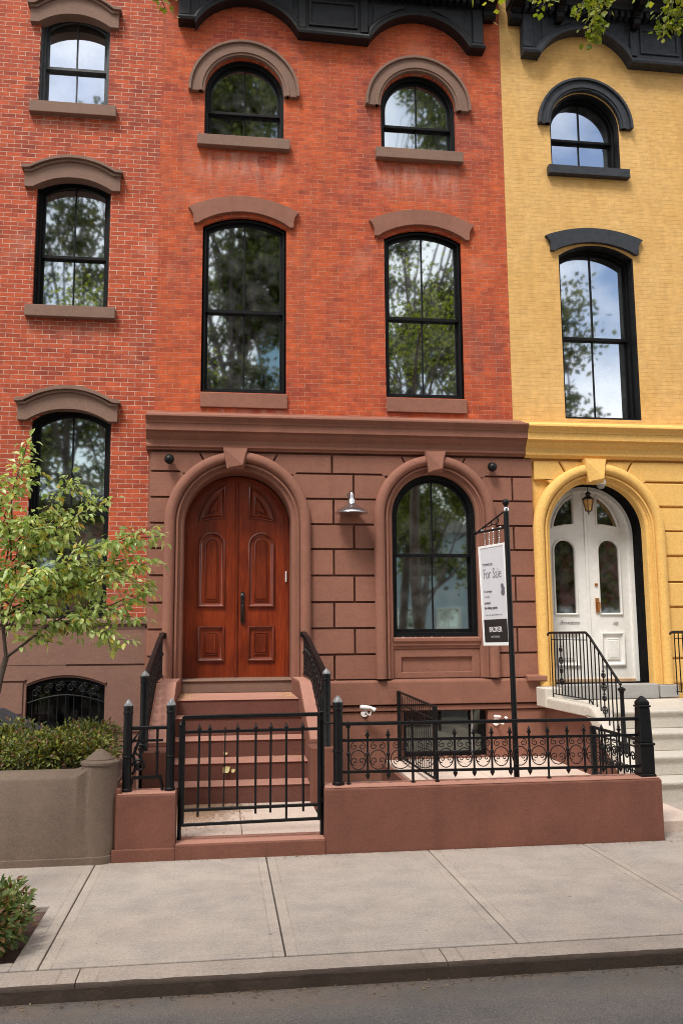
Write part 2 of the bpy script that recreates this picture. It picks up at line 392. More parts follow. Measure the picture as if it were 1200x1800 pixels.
M['bark'] = stone('bark', (.085,.062,.048), .6, 1.4, mott=6, grain=40, bstr=.8, streak=.5)
M['sign_white'] = paint('sign board white', (.62,.62,.66), .4, .03)
M['sign_frame'] = paint('white sign frame', (.82,.82,.82), .3, .04)
M['ink'] = paint('sign ink', (.12,.12,.14), .5, .1)
M['ink_soft'] = paint('pale sign ink', (.36,.36,.40), .5, .1)
M['sign_black'] = paint('sign black', (.016,.013,.013), .4, .1)
M['letter'] = paint('door lettering', (.3,.3,.31), .4, .1)
M['bluehouse'] = paint('pale blue clapboard', (.42,.53,.60), .7, .06)
M['glass_tower'] = paint('blue curtain wall', (.28,.52,.66), .12, .1)
M['greenhouse'] = brick('far red brick', (.3,.085,.06), (.38,.11,.07), (.4,.33,.28))
M['asphalt'] = None
def asphalt():
    m, nt, b = newmat('asphalt'); L = nt.links; co = coords(nt)
    cc = mixc(nt, noise_f(nt,co,.9,7,.3,.72,.65), (.058,.059,.066), (.165,.152,.141))
    cc = mixc(nt, noise_f(nt,co,2.4,6,.45,.7,.6,(.35,1.6,1)), cc, (.14,.115,.1))
    g = noise_f(nt,co,130,3,.3,.7)
    cc = mixc(nt, .5, cc, mixc(nt, g, (.015,.015,.016), (.24,.23,.22)))
    v = N(nt,'ShaderNodeTexVoronoi', Scale=55); L.new(co, v.inputs['Vector'])
    lt = N(nt,'ShaderNodeMath', operation='LESS_THAN'); L.new(v.outputs['Distance'], lt.inputs[0]); lt.inputs[1].default_value = .13
    wv = N(nt,'ShaderNodeMath', operation='MULTIPLY'); L.new(lt.outputs[0], wv.inputs[0]); L.new(noise_f(nt,co,20,2,.55,.6), wv.inputs[1])
    cc = mixc(nt, wv.outputs[0], cc, (.42,.39,.35))
    sy = N(nt,'ShaderNodeSeparateXYZ'); L.new(co, sy.inputs[0])
    gm = N(nt,'ShaderNodeMapRange'); L.new(sy.outputs[1], gm.inputs[0]); gm.inputs[1].default_value = 4.95; gm.inputs[2].default_value = 5.33
    gk = N(nt,'ShaderNodeMath', operation='MULTIPLY'); L.new(gm.outputs[0], gk.inputs[0]); L.new(noise_f(nt,co,4,6,.3,.7), gk.inputs[1])
    cc = mixc(nt, gk.outputs[0], cc, (.15,.115,.09))
    cc = mixc(nt, noise_f(nt,co,1.3,6,.4,.62,.65,(.5,1.4,1)), cc, mixc(nt,1.0,cc,(1.35,1.25,1.18),'MULTIPLY'))
    L.new(cc, b.inputs['Base Color']); b.inputs['Roughness'].default_value = .8
    bump(nt, b, g, .7, .008)
    return m
M['asphalt'] = asphalt()
M['leaf_young'] = leafmat('young tree leaves', [(0,(.19,.29,.07)),(.35,(.37,.49,.14)),(.75,(.57,.67,.31)),(.94,(.66,.65,.16)),(1,(.52,.26,.04))], .45, .3, .7)
M['leaf_street'] = leafmat('street tree leaves', [(0,(.10,.15,.02)),(.6,(.24,.29,.04)),(1,(.38,.38,.07))], .45)
M['leaf_dark'] = leafmat('far tree leaves', [(0,(.045,.065,.02)),(.55,(.12,.145,.036)),(1,(.26,.27,.07))], .42, .6, .2)
M['leaf_mirror'] = leafmat('yellow green far leaves', [(0,(.08,.11,.02)),(.5,(.20,.24,.04)),(1,(.36,.36,.08))], .45, .6, .2)  # yellow-green leaves of the low tree opposite
M['leaf_hedge'] = leafmat('hedge leaves', [(0,(.03,.05,.009)),(.4,(.10,.13,.018)),(.72,(.23,.25,.035)),(.84,(.27,.25,.05)),(.88,(.15,.07,.03)),(1,(.18,.085,.035))], .3)
M['leaf_shrub'] = leafmat('shrub leaves', [(0,(.04,.075,.016)),(.45,(.12,.17,.035)),(.75,(.26,.29,.09)),(.84,(.24,.14,.06)),(1,(.22,.10,.045))], .3)
M['crumb'] = leafmat('leaf crumbs', [(0,(.05,.035,.025)),(.6,(.16,.10,.06)),(1,(.34,.24,.12))], .1)
M['leaf_fallen'] = leafmat('fallen leaves', [(0,(.7,.55,.16)),(1,(.8,.72,.36))], .2)

# ------------------------------------------------------------------ 2-D outlines
def outline(x0, x1, zb, zs, rise, d=0, n=20, bottom=True):
    """arched opening outline inset by d, as a closed loop (or open at the foot)"""
    w = x1-x0; cx = (x0+x1)/2
    Rr = (w*w/4+rise*rise)/(2*rise); zc = zs+rise-Rr
    h = w/2-d; rr = Rr-d
    zsp = zc+math.sqrt(max(0,rr*rr-h*h)) if rise <= w/2+1e-6 else zs
    a = math.asin(max(-1,min(1,h/rr)))
    pts = [(cx-h, zb+(d if bottom else 0))]
    for i in range(n+1):
        t = -a+2*a*i/n
        pts.append((cx+rr*math.sin(t), zc+rr*math.cos(t)))
    pts.append((cx+h, zb+(d if bottom else 0)))
    return pts
def rect(x0, x1, z0, z1): return [(x0,z0),(x1,z0),(x1,z1),(x0,z1)]
def sweep(mb, fn, prof, closed=True):
    """fn(d) outline, prof (inset, y)"""
    mb.rings([[(x,y,z) for x,z in fn(d)] for d,y in prof], closed)
    return mb
def clip_above(poly, z):
    out = []
    for (a,b),(c,d) in zip(poly, poly[1:]+poly[:1]):
        if b >= z: out.append((a,b))
        if (b-z)*(d-z) < 0: out.append((a+(c-a)*(z-b)/(d-b), z))
    return out
def clip_x(poly, x, right):
    sg = 1 if right else -1; out = []
    for (a,b),(c,d) in zip(poly, poly[1:]+poly[:1]):
        if (a-x)*sg >= 0: out.append((a,b))
        if (a-x)*(c-x) < 0: out.append((x, b+(d-b)*(x-a)/(c-a)))
    return out
def arcband(cx, zc, r0, r1, a0, a1, n=24):
    o = [(cx+r1*math.sin(a0+(a1-a0)*i/n), zc+r1*math.cos(a0+(a1-a0)*i/n)) for i in range(n+1)]
    return o+[(cx+r0*math.sin(a1+(a0-a1)*i/n), zc+r0*math.cos(a1+(a0-a1)*i/n)) for i in range(n+1)]

def window(house, x0, x1, zb, zs, rise, zm, face, trim, glassm, glassl=None, depth=.17, cw=.055, liner=False, lower_out=False):
    """double hung sash window in an arched opening: casing > sashes, panes"""
    fn = lambda d: outline(x0,x1,zb,zs,rise,d)
    c = MB()
    y0 = face+(.012 if liner else .065)
    c.plate(fn(-.004), [fn(cw)], face+depth-.08, face+depth+.10)
    c.plate(fn(-.004), [fn(cw*.45)], y0, face+depth-.08)
    w = c.build('window', trim, house, bevel=.004)
    mt = .021; st = .042; cx = (x0+x1)/2
    # upper sash sits outside of the lower
    up = clip_above(fn(cw-.004), zm-.022)
    hole = clip_above(fn(cw+st), zm+.024)
    s = MB(); s.plate(up, [clip_x(hole,cx-mt/2,False), clip_x(hole,cx+mt/2,True)], face+depth-.02, face+depth+.025)
    s.build('upper_sash', trim, w, bevel=.005)
    a, b = x0+cw-.004, x1-cw+.004
    s = MB(); s.plate(rect(a,b,zb+cw-.004,zm+.018), [rect(a+st,cx-mt/2,zb+cw+st*1.3,zm-.024), rect(cx+mt/2,b-st,zb+cw+st*1.3,zm-.024)], face+depth+.028, face+depth+.07)
    s.build('lower_sash', trim, w, bevel=.005)
    p = MB(); p.plate(clip_above(fn(cw+st*.6), zm), [], face+depth+.004, face+depth+.009)
    p.build('pane', glassm, w)
    p = MB(); p.plate(rect(a+st*.5,b-st*.5,zb+cw+.01,zm), [], face+depth+.048, face+depth+.053)
    p.build('pane', glassl or glassm, w)
    return w
def sill(win, x0, x1, z0, z1, y0, y1, mat, bev=.008):
    m = MB(); m.prism([(y0,z0),(y1,z0),(y1,z1+.012),(y0,z1)], x0, x1)
    return m.build('sill', mat, win, bevel=bev, seg=2)
def house_body(house, x0, x1, yf, yb, z0, z1, mat, roofm):
    m = MB()
    m.box(x0+.004,x0+.2,yf,yb,z0,z1).box(x1-.2,x1-.004,yf,yb,z0,z1).box(x0+.2,x1-.2,yb-.2,yb,z0,z1)
    m.build('side_wall', mat, house)
    m = MB(); m.box(x0+.2,x1-.2,yf,yb-.2,z1-.3,z1-.01); m.build('roof', roofm, house)
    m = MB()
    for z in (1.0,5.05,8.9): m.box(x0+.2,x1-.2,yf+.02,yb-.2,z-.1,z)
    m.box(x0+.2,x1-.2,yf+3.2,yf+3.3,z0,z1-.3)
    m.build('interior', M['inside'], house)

B = 12.65   # brick face
S = 12.55   # brownstone face
TOP = 13.2

# ================================================================== LEFT HOUSE
lh = thing('townhouse', 'red brick townhouse with pale mortar joints and grey-brown eyebrow lintels, leftmost', 'townhouse', (-3.3,B,0))
LX0, LX1 = -6.6, -1.0
wins = [(-2.80,-1.78,9.78,11.16,.21), (-2.76,-1.70,6.62,8.46,.20), (-2.70,-1.60,2.14,4.93,.20)]
fns = [lambda d,w=w: outline(*w,d) for w in wins]
others = [outline(-5.6,-4.55,9.78,11.16,.21), outline(-5.6,-4.55,6.62,8.46,.2), outline(-5.6,-4.5,2.14,4.93,.2)]
m = MB(); m.plate(rect(LX0,-.997,2.06,TOP), [f(0) for f in fns]+others, B, B+.3)
m.build('wall', M['brick_left'], lh)
# basement storey
bz = 1.30
bw = lambda d: outline(-2.62,-1.58,.30,1.22,.12,d)
m = MB(); m.plate(rect(LX0,LX1,-.2,2.06), [bw(0)], B-.02, B+.3); m.build('basement_wall', M['band_grey'], lh)
m = MB()
m.plate([(-6.6,1.51),(-2.1,1.51),(-2.1,1.515),(-1.0,1.515),(-1.0,1.985),(-6.6,1.985)], [], B-.05, B-.02)
m.plate([(-6.6,1.30),(-2.66,1.30),(-2.60,1.315)]+[p for p in reversed(outline(-2.62,-1.58,.30,1.25,.12)[1:-1])][::-1]+[(-1.55,1.27),(-1.5,.62),(-1.0,.62),(-1.0,1.49),(-2.1,1.49),(-2.1,1.51),(-6.6,1.51)], [], B-.045, B-.02)
m.plate(rect(-6.6,-2.66,.86,1.275), [], B-.04, B-.02)
m.plate(rect(-1.5,-1.0,.70,.60), [], B-.04, B-.02)
m.plate(rect(-6.6,-2.66,.2,.84), [], B-.04, B-.02)
m.build('stone_course', M['band_grey'], lh, bevel=.006)
m = MB(); m.prism([(B,2.14),(B-.09,2.12),(B-.09,2.06),(B-.055,2.04),(B-.055,1.99),(B,1.99)], LX0, LX1)
m.build('ledge', M['brownstone_grey'], lh, bevel=.005)
def eyebrow(win, xl, xr, zend, apex, mat):
    """segmental brow: flat ears, raised centre, crown mould along the top"""
    cx = (xl+xr)/2; hw = (xr-xl)/2
    def curve(off, w, ear, z_end, z_mid, n=26):
        out = []
        for i in range(n+1):
            x = -w+2*w*i/n; u = min(1, abs(x)/(w-ear))
            out.append((cx+x, z_end+(z_mid-z_end)*(1-u*u)*(1 if u < 1 else 0)+off))
        return out
    m = MB()
    top = lambda w, off: curve(off, w, .10, zend-.03, apex-.03)
    bot = [(cx-hw+.05,zend-.31),(cx-hw+.17,zend-.31)]
    hi = hw-.17
    bot += [(cx-hi+2*hi*i/18, zend-.31+.17*(1-(abs(-1+2*i/18))**2.2)) for i in range(1,18)]
    bot += [(cx+hw-.17,zend-.31),(cx+hw-.05,zend-.31)]
    m.plate(top(hw-.05,-.05)+bot[::-1], [], B-.085, B+.1)
    for o0,o1,y,e in ((-.065,-.025,B-.115,.045),(-.025,.012,B-.155,.01),(.012,.04,B-.125,.03)):
        a = top(hw-e,o1); b = top(hw-e,o0)
        m.plate(a+b[::-1], [], y, B+.05)
    return m.build('lintel', mat, win, bevel=.006)
for k,(w,zm,xl,xr,ze,ap) in enumerate(zip(wins, (10.48,7.46,3.62), (-2.99,-2.97,-2.93), (-1.60,-1.51,-1.46), (11.35,8.72,5.23), (11.58,8.91,5.42))):
    wd = window(lh, *w, zm, B, M['frame_grey'] if k == 0 else M['black_trim'], (M['glass_blue'],M['glass'],M['glass_dim'])[k], depth=.21, cw=.06)
    eyebrow(wd, xl, xr, ze, ap, M['brownstone_grey'])
    if k < 2: sill(wd, (-2.90,-2.84)[k], (-1.65,-1.58)[k], (9.58,6.44)[k], (9.755,6.61)[k], B-.11, B+.18, M['brownstone_grey'])
for w,zm in (((-5.6,-4.55,9.78,11.16,.21),10.48), ((-5.6,-4.55,6.62,8.46,.2),7.46), ((-5.6,-4.5,2.14,4.93,.2),3.62)):
    wd = window(lh, *w, zm, B, M['black_trim'], M['glass'], depth=.18, cw=.06)
    if w[2] > 5: sill(wd, w[0]-.1, w[1]+.1, w[2]-.18, w[2]-.01, B-.11, B+.18, M['brownstone_grey'])
# basement window with iron grille
c = MB(); c.plate(bw(-.004), [bw(.05)], B+.06, B+.25)
gw = c.build('basement_window', M['black_trim'], lh, bevel=.004)
m = MB(); m.plate(bw(.03), [], B+.2, B+.206); m.build('pane', M['glass_black'], gw)
m = MB(); m.box(-2.125,-2.075,B+.15,B+.2,.30,1.3); m.build('mullion', M['black_trim'], gw)
m = MB()
def scroll2(mb, cx, cz, r, y, turns=1.4, a0=0, sgn=1, rad=.006, n=22, ax='X'):
    pts = []
    for i in range(n+1):
        t = i/n; rr = r*(1-.82*t); a = a0+sgn*2*PI*turns*t
        u = cx+rr*math.cos(a); z = cz+rr*math.sin(a)
        pts.append((u,y,z) if ax == 'X' else (y,u,z))
    mb.tube(pts, rad, 5)
for i in range(9):
    x = -2.54+i*.11; m.tube([(x,B+.02,.35),(x,B+.02,1.12)], .008, 6)
arcp = lambda o: [(-2.6+1.0*i/12, B+.015, 1.0+o+.1*math.sin(PI*i/12)) for i in range(13)]
m.tube(arcp(0), .012, 6); m.tube(arcp(.19), .011, 6)
for i in range(6):
    x = -2.5+i*.155; zz = 1.10+.1*math.sin(PI*(x+2.6))
    scroll2(m, x, zz, .055, B+.01, 1.5, 0, 1, .011); scroll2(m, x+.04, zz+.05, .04, B+.0, 1.3, PI, -1, .010)
m.build('grille', M['black_iron'], gw, smooth=50)
# curtain strip at the parlour window
def curtain(name, x0, x1, z0, z1, y, parent, waves=9, amp=.018, shape=None):
    n = waves*8; mb = MB(); rows = 14; g = []
    for j in range(rows+1):
        t = j/rows; row = []
        for i in range(n+1):
            s = i/n; xx0, xx1 = (x0,x1) if not shape else shape(t)
            row.append((xx0+(xx1-xx0)*s, y+amp*math.sin(2*PI*waves*s+.6*math.sin(3*t)), z0+(z1-z0)*t))
        g.append(row)
    mb.rings(g)
    return mb.build(name, M['curtain'], parent, smooth=60, recalc=False)
house_body(lh, LX0, LX1, B+.3, 21, -.2, TOP, M['brick_left'], M['joint'])
wch = [o for o in lh.children if o.name.startswith('window')]
curtain('curtain', -2.60, -2.52, 2.3, 5.0, B+.31, wch[2], 2, .012)

# ================================================================== MIDDLE HOUSE
MX0, MX1 = -.997, 4.36
mh = thing('townhouse', 'orange-red brick townhouse with brown rusticated stone ground floor and wooden double door', 'townhouse', (1.7,B,0))
topw = [(-.345,.865,9.42,10.16,.595), (2.385,3.585,9.40,10.13,.595)]
midw = [(-.345,.905,5.42,7.98,.17), (2.405,3.625,5.42,7.93,.17)]
m = MB(); m.plate(rect(MX0,MX1,4.9,TOP), [outline(*w) for w in topw+midw], B, B+.3)
m.build('wall', M['brick_mid'], mh)
house_body(mh, MX0, MX1, B+.3, 21, -1.6, TOP, M['brick_mid'], M['joint'])
def hood(win, cx, zc, r0, r1, ear, mat, face, legs=0):
    """round hood mould with moulded steps"""
    a = PI/2
    m = MB()
    def band(ra, rb, y):
        o = arcband(cx, zc, ra, rb, -a, a, 28)
        n = 29
        poly = [(cx-rb,zc-ear)]+o[:n]+[(cx+rb,zc-ear),(cx+ra,zc-ear)]+o[n:]+[(cx-ra,zc-ear)]
        m.plate(poly, [], y, face+.1)
    band(r0, r1-.03, face-.07); band(r1-.03, r1+.01, face-.105); band(r0+.035, r0+.085, face-.088)
    return m.build('hood_mould', mat, win, bevel=.01, seg=2)
for w, zm, g in zip(topw, (9.915,9.885), (M['glass'],M['glass'])):
    wd = window(mh, *w, zm, B, M['black_trim'], g, depth=.17, cw=.055)
    cx = (w[0]+w[1])/2
    hood(wd, cx-.005, w[3]-.0, .605, .835, .03, M['brownstone_grey'], B)
    sill(wd, w[0]-.10, w[1]+.085, w[2]-.19, w[2]-.02, B-.115, B+.17, M['brownstone_grey'])
def flare(win, cx, hw, zend, apex, mat, face, tip=.07, th=.245):
    """segmental lintel whose lower ends flare out into points at the top"""
    w = hw*2; rise = apex-zend
    Rr = (hw*hw+rise*rise)/(2*rise); zc = apex-Rr; n = 20
    o = []; a = math.asin(hw/Rr)
    for i in range(n+1): t = -a+2*a*i/n; o.append((cx+Rr*math.sin(t), zc+Rr*math.cos(t)))
    hi = hw-.145; zi = apex-th+.0; ri = zi-(zend-.235)
    Ri = (hi*hi+ri*ri)/(2*ri); zci = zi-Ri; ai = math.asin(hi/Ri)
    i_ = [(cx+Ri*math.sin(ai-2*ai*k/n), zci+Ri*math.cos(ai-2*ai*k/n)) for k in range(n+1)]
    L = [(cx-hw+.042,zend-.04),(cx-hw+.070,zend-.09),(cx-hw+.083,zend-.15),(cx-hw+.085,zend-.245)]
    Rg = [(2*cx-x,z) for x,z in reversed(L)]
    m = MB(); m.plate(o+Rg[::-1][:0]+[(2*cx-x,z) for x,z in L]+[(cx+hi,zend-.245)]+i_[1:-1]+[(cx-hi,zend-.245)]+L[::-1], [], face-.065, face+.1)
    return m.build('lintel', mat, win, bevel=.008, seg=2)
for w, zm, g in zip(midw, (6.70,6.70), (M['glass'],M['glass'])):
    wd = window(mh, *w, zm, B, M['black_trim'], g, depth=.14, cw=.05)
    cx = (w[0]+w[1])/2
    flare(wd, cx-.015, .83, w[3]+.26, w[3]+.475, M['brownstone_grey'] if 0 else M['brownstone'], B)
    sill(wd, w[0]+.0, w[1]+.015, w[2]-.235, w[2]-.015, B-.04, B+.16, M['brownstone'])

# ground floor in brownstone
dcx, dzs = .215, 3.47
door_o = lambda d: outline(dcx-.77,dcx+.77,1.10,dzs,.7699,d,28,False)
par_o = lambda d: outline(2.44,3.72,1.27,3.60,.6399,d,28,False)
m = MB(); m.plate(rect(-1.05,4.60,-1.6,4.9), [door_o(0), par_o(0), rect(2.56,3.80,.16,.84)], S+.045, B+.3)
m.build('ground_floor_wall', M['brownstone'], mh)
# rusticated blocks
rows = [4.50,4.21,3.84,3.47,3.11,2.73,2.35,1.98,1.61,1.25]
gap = .030
def arcx(cx, zc, r, z, side):
    dz = z-zc
    if dz <= 0: return cx+side*r
    if dz >= r: return cx
    return cx+side*math.sqrt(r*r-dz*dz)
def blockset(cells, mat, house, y0=S-.018, y1=S+.05):
    m = MB()
    for p in cells: m.plate(p, [], y0, y1)
    return m.build('rusticated_blocks', mat, house, bevel=.014, seg=2)
cells = []
def row_between(z0, z1, xs, left=None, right=None):
    """blocks of one course between two supports; each support (cx,zc,r) is the arch it dies into"""
    z0 += gap/2; z1 -= gap/2
    zz = [z0+(z1-z0)*i/6 for i in range(7)]
    edges = [left]+list(xs)+[right]
    for a, b in zip(edges, edges[1:]):
        la = [(arcx(*a,z,1),z) if isinstance(a,tuple) else (a+gap/2,z) for z in zz]
        lb = [(arcx(*b,z,-1),z) if isinstance(b,tuple) else (b-gap/2,z) for z in zz]
        if isinstance(a,tuple) or isinstance(b,tuple): cells.append(la+lb[::-1])
        else: cells.append(rect(a+gap/2,b-gap/2,z0,z1))
dA = (dcx, dzs, .99); pA = (3.08, 3.60, .87)
for i in range(1,9):
    z1, z0 = rows[i], rows[i+1]
    row_between(z0, z1, [1.88 if i % 2 else 1.585], dA, pA)
    row_between(z0, z1, [], -1.04, dA)
    row_between(z0, z1, [4.275] if i % 2 else [], pA, 4.60)
def corner(cx, zc, r, xe, side, keyhw, zt=4.50, zb=4.21):
    """corner block by an arch, its foot kinked along the radius, and the wedge next to the keystone"""
    a1 = math.acos(min(1,max(-1,(zb-.08-zc)/r))); a2 = .50
    arc = lambda a: (cx+side*r*math.sin(a), zc+r*math.cos(a))
    k = arc(a1); ke = (k[0]+side*.10, zb+gap/2)
    rad = lambda a, z: cx+side*(z-zc)*math.tan(a)
    topx = rad(a2, zt-gap/2)
    e = xe-side*gap/2
    poly = [(e,zb+gap/2),(e,zt-gap/2),(topx+side*gap/2,zt-gap/2)]+[arc(a2+.012+(a1-a2-.012)*i/8) for i in range(9)]+[ke]
    cells.append(poly)
    if r+zc < zt+.1:
        p2 = [(topx-side*gap/2,zt-gap/2),(cx+side*keyhw,zt-gap/2)]+[arc(.1+(a2-.012-.1)*i/6) for i in range(7)]
        cells.append(p2)
corner(dcx, dzs, .99, -1.04, -1, .2); corner(dcx, dzs, .99, 1.565, 1, .2)
corner(3.08, 3.60, .87, 1.565, -1, .16); corner(3.08, 3.60, .87, 4.60, 1, .16)
M['block'] = stone('brownstone blocks', (.245,.103,.068), .54, 1.42, streak=.5, island=.13)
blockset(cells, M['block'], mh)
def surround(house, fn, w, mat, y, yin, name='arch_surround'):
    """moulded architrave swept round an arch; w = band width outside the opening"""
    prof = [(-w,S+.035),(-w,y-.07),(-w+.012,y-.098),(-w+.045,y-.122),(-w+.09,y-.128),(-w+.125,y-.115),(-w+.145,y-.09),(-w+.150,y-.05),(-w+.165,y-.045),(-w+.168,y-.068),(-w+.195,y-.070),(-w+.198,y-.035),(-.045,y-.035),(-.042,y-.012),(-.012,y-.008),(.001,y+.008),(.004,y+.012),(.004,yin)]
    m = MB(); sweep(m, fn, prof, False)
    return m.build(name, mat, house, smooth=35)
def keystone(house, cx, w0, w1, z0, z1, y, mat):
    m = MB()
    # block plus a skewed pyramid face
    m.plate([(cx-w1,z1),(cx-w0,z0),(cx+w0,z0),(cx+w1,z1)], [], y, S+.1)
    n = m.addv([(cx-w1+.012,y,z1-.01),(cx-w0+.012,y,z0+.012),(cx+w0-.012,y,z0+.012),(cx+w1-.012,y,z1-.01),(cx+w0-.015,y-.055,z0+.05)])
    m.f += [(n,n+1,n+4),(n+1,n+2,n+4),(n+2,n+3,n+4),(n+3,n,n+4),(n,n+1,n+2,n+3)]
    return m.build('keystone', mat, house, bevel=.004)
surround(mh, lambda d: outline(dcx-.77,dcx+.77,1.10,dzs,.7699,d,36,False), .262, M['brownstone'], S, 13.06)
keystone(mh, .165, .118, .175, 4.24, 4.545, S-.14, M['brownstone'])
surround(mh, lambda d: outline(2.44,3.72,1.265,3.60,.6399,d,36,False), .265, M['brownstone'], S, S+.26)
keystone(mh, 3.08, .10, .155, 4.235, 4.555, S-.15, M['brownstone'])
# belt cornice over the ground floor
def belt(house, x0, x1, mat, dz=0, name='belt_cornice'):
    P = [(B+.02,5.115),(12.34,4.995),(12.27,4.985),(12.265,4.955),(12.30,4.925),(12.33,4.895),(12.33,4.872),(12.345,4.868),(12.345,4.765),(12.40,4.757),(12.405,4.735),(12.43,4.70),(12.475,4.655),(12.48,4.60),(12.465,4.59),(12.465,4.555),(12.50,4.54),(12.50,4.52),(B+.02,4.51)]
    m = MB(); m.prism([(y,z+dz) for y,z in P], x0, x1)
    return m.build(name, mat, house, bevel=.004)
belt(mh, -1.09, 4.475, M['brownstone'])
# base courses
m = MB(); m.prism([(S+.03,1.255),(S-.055,1.235),(S-.065,1.21),(S-.065,.905),(S+.03,.905)], 1.16, 4.60); m.build('base_course', M['brownstone'], mh, bevel=.006)
m = MB(); m.prism([(S+.03,.885),(S-.035,.885),(S-.035,.815),(S+.03,.815)], 1.16, 4.74); m.build('base_band', M['brownstone'], mh, bevel=.006)
m = MB(); m.plate([(1.16,-1.6),(4.74,-1.6),(4.74,.80),(1.16,.80)], [rect(2.561,3.799,.161,.799)], S-.01, S+.03); m.build('basement_face', M['brownstone'], mh)
m = MB(); m.box(-1.05,-.80,S-.06,S+.03,-.1,1.25); m.build('base_course', M['brownstone'], mh, bevel=.006)
m = MB(); m.prism([(S-.02,1.30),(S-.14,1.28),(S-.14,1.21),(S-.02,1.19)], 4.37, 4.66); m.build('ledge', M['brownstone'], mh, bevel=.008)
# parlour window
pw_fn = lambda d: outline(2.44,3.72,1.84,3.60,.6399,d,24)
wd = window(mh, 2.445,3.715,1.85,3.60,.6349,3.045,S+.03, M['black_trim'], M['glass_dim'], M['glass_dim'], depth=.16, cw=.06)
m = MB()
m.prism([(S+.3,1.87),(S-.03,1.835),(S-.03,1.79),(S-.005,1.76),(S-.005,1.725),(S+.02,1.71),(S+.02,1.68),(S+.3,1.68)], 2.442, 3.718)
m.build('sill', M['brownstone'], wd, bevel=.006)
m = MB(); m.plate(rect(2.442,3.718,1.262,1.68), [rect(2.56,3.60,1.35,1.56)], S+.035, S+.1); m.box(2.5,3.68,S+.075,S+.1,1.3,1.6)
m.build('apron', M['brownstone'], wd, bevel=.008)
m = MB()
for i in range(9): 
    x = 2.52+random.random()*1.12; m.lathe([(.002,0),(.004+random.random()*.006,.004),(.001,.010)], (x, S-.005+random.random()*.05, 1.84+.002), n=5)
m.build('sill_debris', M['curtain'], wd); 
# basement window
c = MB(); c.plate(rect(2.56,3.80,.16,.84), [rect(2.62,3.56,.22,.80), rect(3.62,3.74,.22,.80)], S+.12, S+.2)
bwn = c.build('basement_window', M['black_trim'], mh, bevel=.004)
m = MB(); m.box(2.6,3.58,S+.16,S+.165,.2,.82); m.build('pane', M['glass_black'], bwn)
m = MB(); m.box(3.6,3.76,S+.16,S+.165,.2,.82); m.build('pane', M['glass_black'], bwn)
m = MB(); m.box(3.575,3.60,S+.08,S+.119,.16,.84); m.build('stile', M['grey_base'], bwn)

# doors ---------------------------------------------------------------
def door(house, cx, hw, zb, zs, y, mat, edge, glazed=None, meet=.0, panes=None):
    """arched double door: two leaves with quarter-arch, round-topped and square panels"""
    full = lambda d: outline(cx-hw,cx+hw,zb,zs,hw-.0001,d,36,False)
    fr = MB(); fr.plate(full(-.004)+full(.062)[::-1], [], y-.05, y+.12)
    d = fr.build('double_door', edge if not glazed else mat, house, bevel=.008)
    inner = full(.058)
    for sgn in (-1,1):
        leaf = clip_x(inner, cx+sgn*.004, sgn > 0)
        def X(u): return cx+sgn*u
        # panels in leaf coordinates u from the meeting stile
        iw = hw-.058
        r_o = iw-.125
        u0 = .17
        def quarter(k):   # quarter arch panel, inset k
            ea = .565-k; eb = .675-k; a0 = u0+k; z0 = zs+.10+k
            t0 = math.acos(min(1,a0/ea)); t1 = math.asin(max(0,(z0-zs)/eb))
            sag = .045
            bot = [(X(a0+(ea*math.cos(t1)-a0)*i/8), z0+sag*math.sin(PI*.5*(1-i/8))) for i in range(9)]
            arc = [(X(ea*math.cos(t1+(t0-t1)*i/12)), zs+eb*math.sin(t1+(t0-t1)*i/12)) for i in range(1,13)]
            return bot+arc
        def tall(k):
            a, b = u0-.005+k, u0+.385-k
            b = min(b, iw-.13-k); r = (b-a)/2; zt = zs-.05-k-r; z0 = zb+1.01+k
            return [(X(a),z0),(X(b),z0)]+[(X((a+b)/2+r*math.cos(PI*i/16)), zt+r*math.sin(PI*i/16)) for i in range(17)]
        def low(k):
            a, b = u0-.005+k, min(u0+.385,iw-.13)-k
            return [(X(a),zb+.235+k),(X(b),zb+.235+k),(X(b),zb+.745-k),(X(a),zb+.745-k)]
        pans = [quarter, tall, low]
        m = MB()
        holes = [quarter(.03), tall(.03)] if glazed else []
        m.plate(leaf, holes, y, y+.05)
        lf = m.build('door_leaf', mat, d)
        for f in pans:
            m = MB(); isg = glazed and f is not low
            prof = [(0,y),(.004,y-.030),(.020,y-.036),(.030,y-.030),(.038,y-.010),(.052,y-.002),(.058,y+.0)]
            if isg: prof = [(0,y),(.006,y-.022),(.02,y-.026),(.032,y-.012),(.034,y+.03)]
            sweep(m, f, prof)
            if not isg:
                n0 = .092 if f is not quarter else .085
                ring = [(n0,y+.001),(n0+.004,y-.018),(n0+.016,y-.022),(n0+.022,y-.012),(n0+.034,y-.026)]
                sweep(m, f, ring)
                base = f(n0+.034); k0 = m.addv([(x,y-.026,z) for x,z in base]); m.f.append(tuple(range(k0,k0+len(base))))
            m.build('panel_moulding', edge, lf, smooth=30)
            if isg:
                m = MB(); m.plate(f(.02), [], y+.02, y+.025); m.build('pane', glazed, lf)
        if sgn < 0:   # astragal on the meeting edge
            m = MB(); zt = zs+hw-.065
            m.box(cx-.022,cx+.022,y-.022,y-.001,zb+.01,zt); m.build('astragal', edge, lf, bevel=.006)
    return d
dr = door(mh, .205, .765, 1.285, 3.45, 13.0, M['wood'], M['wood_edge'])
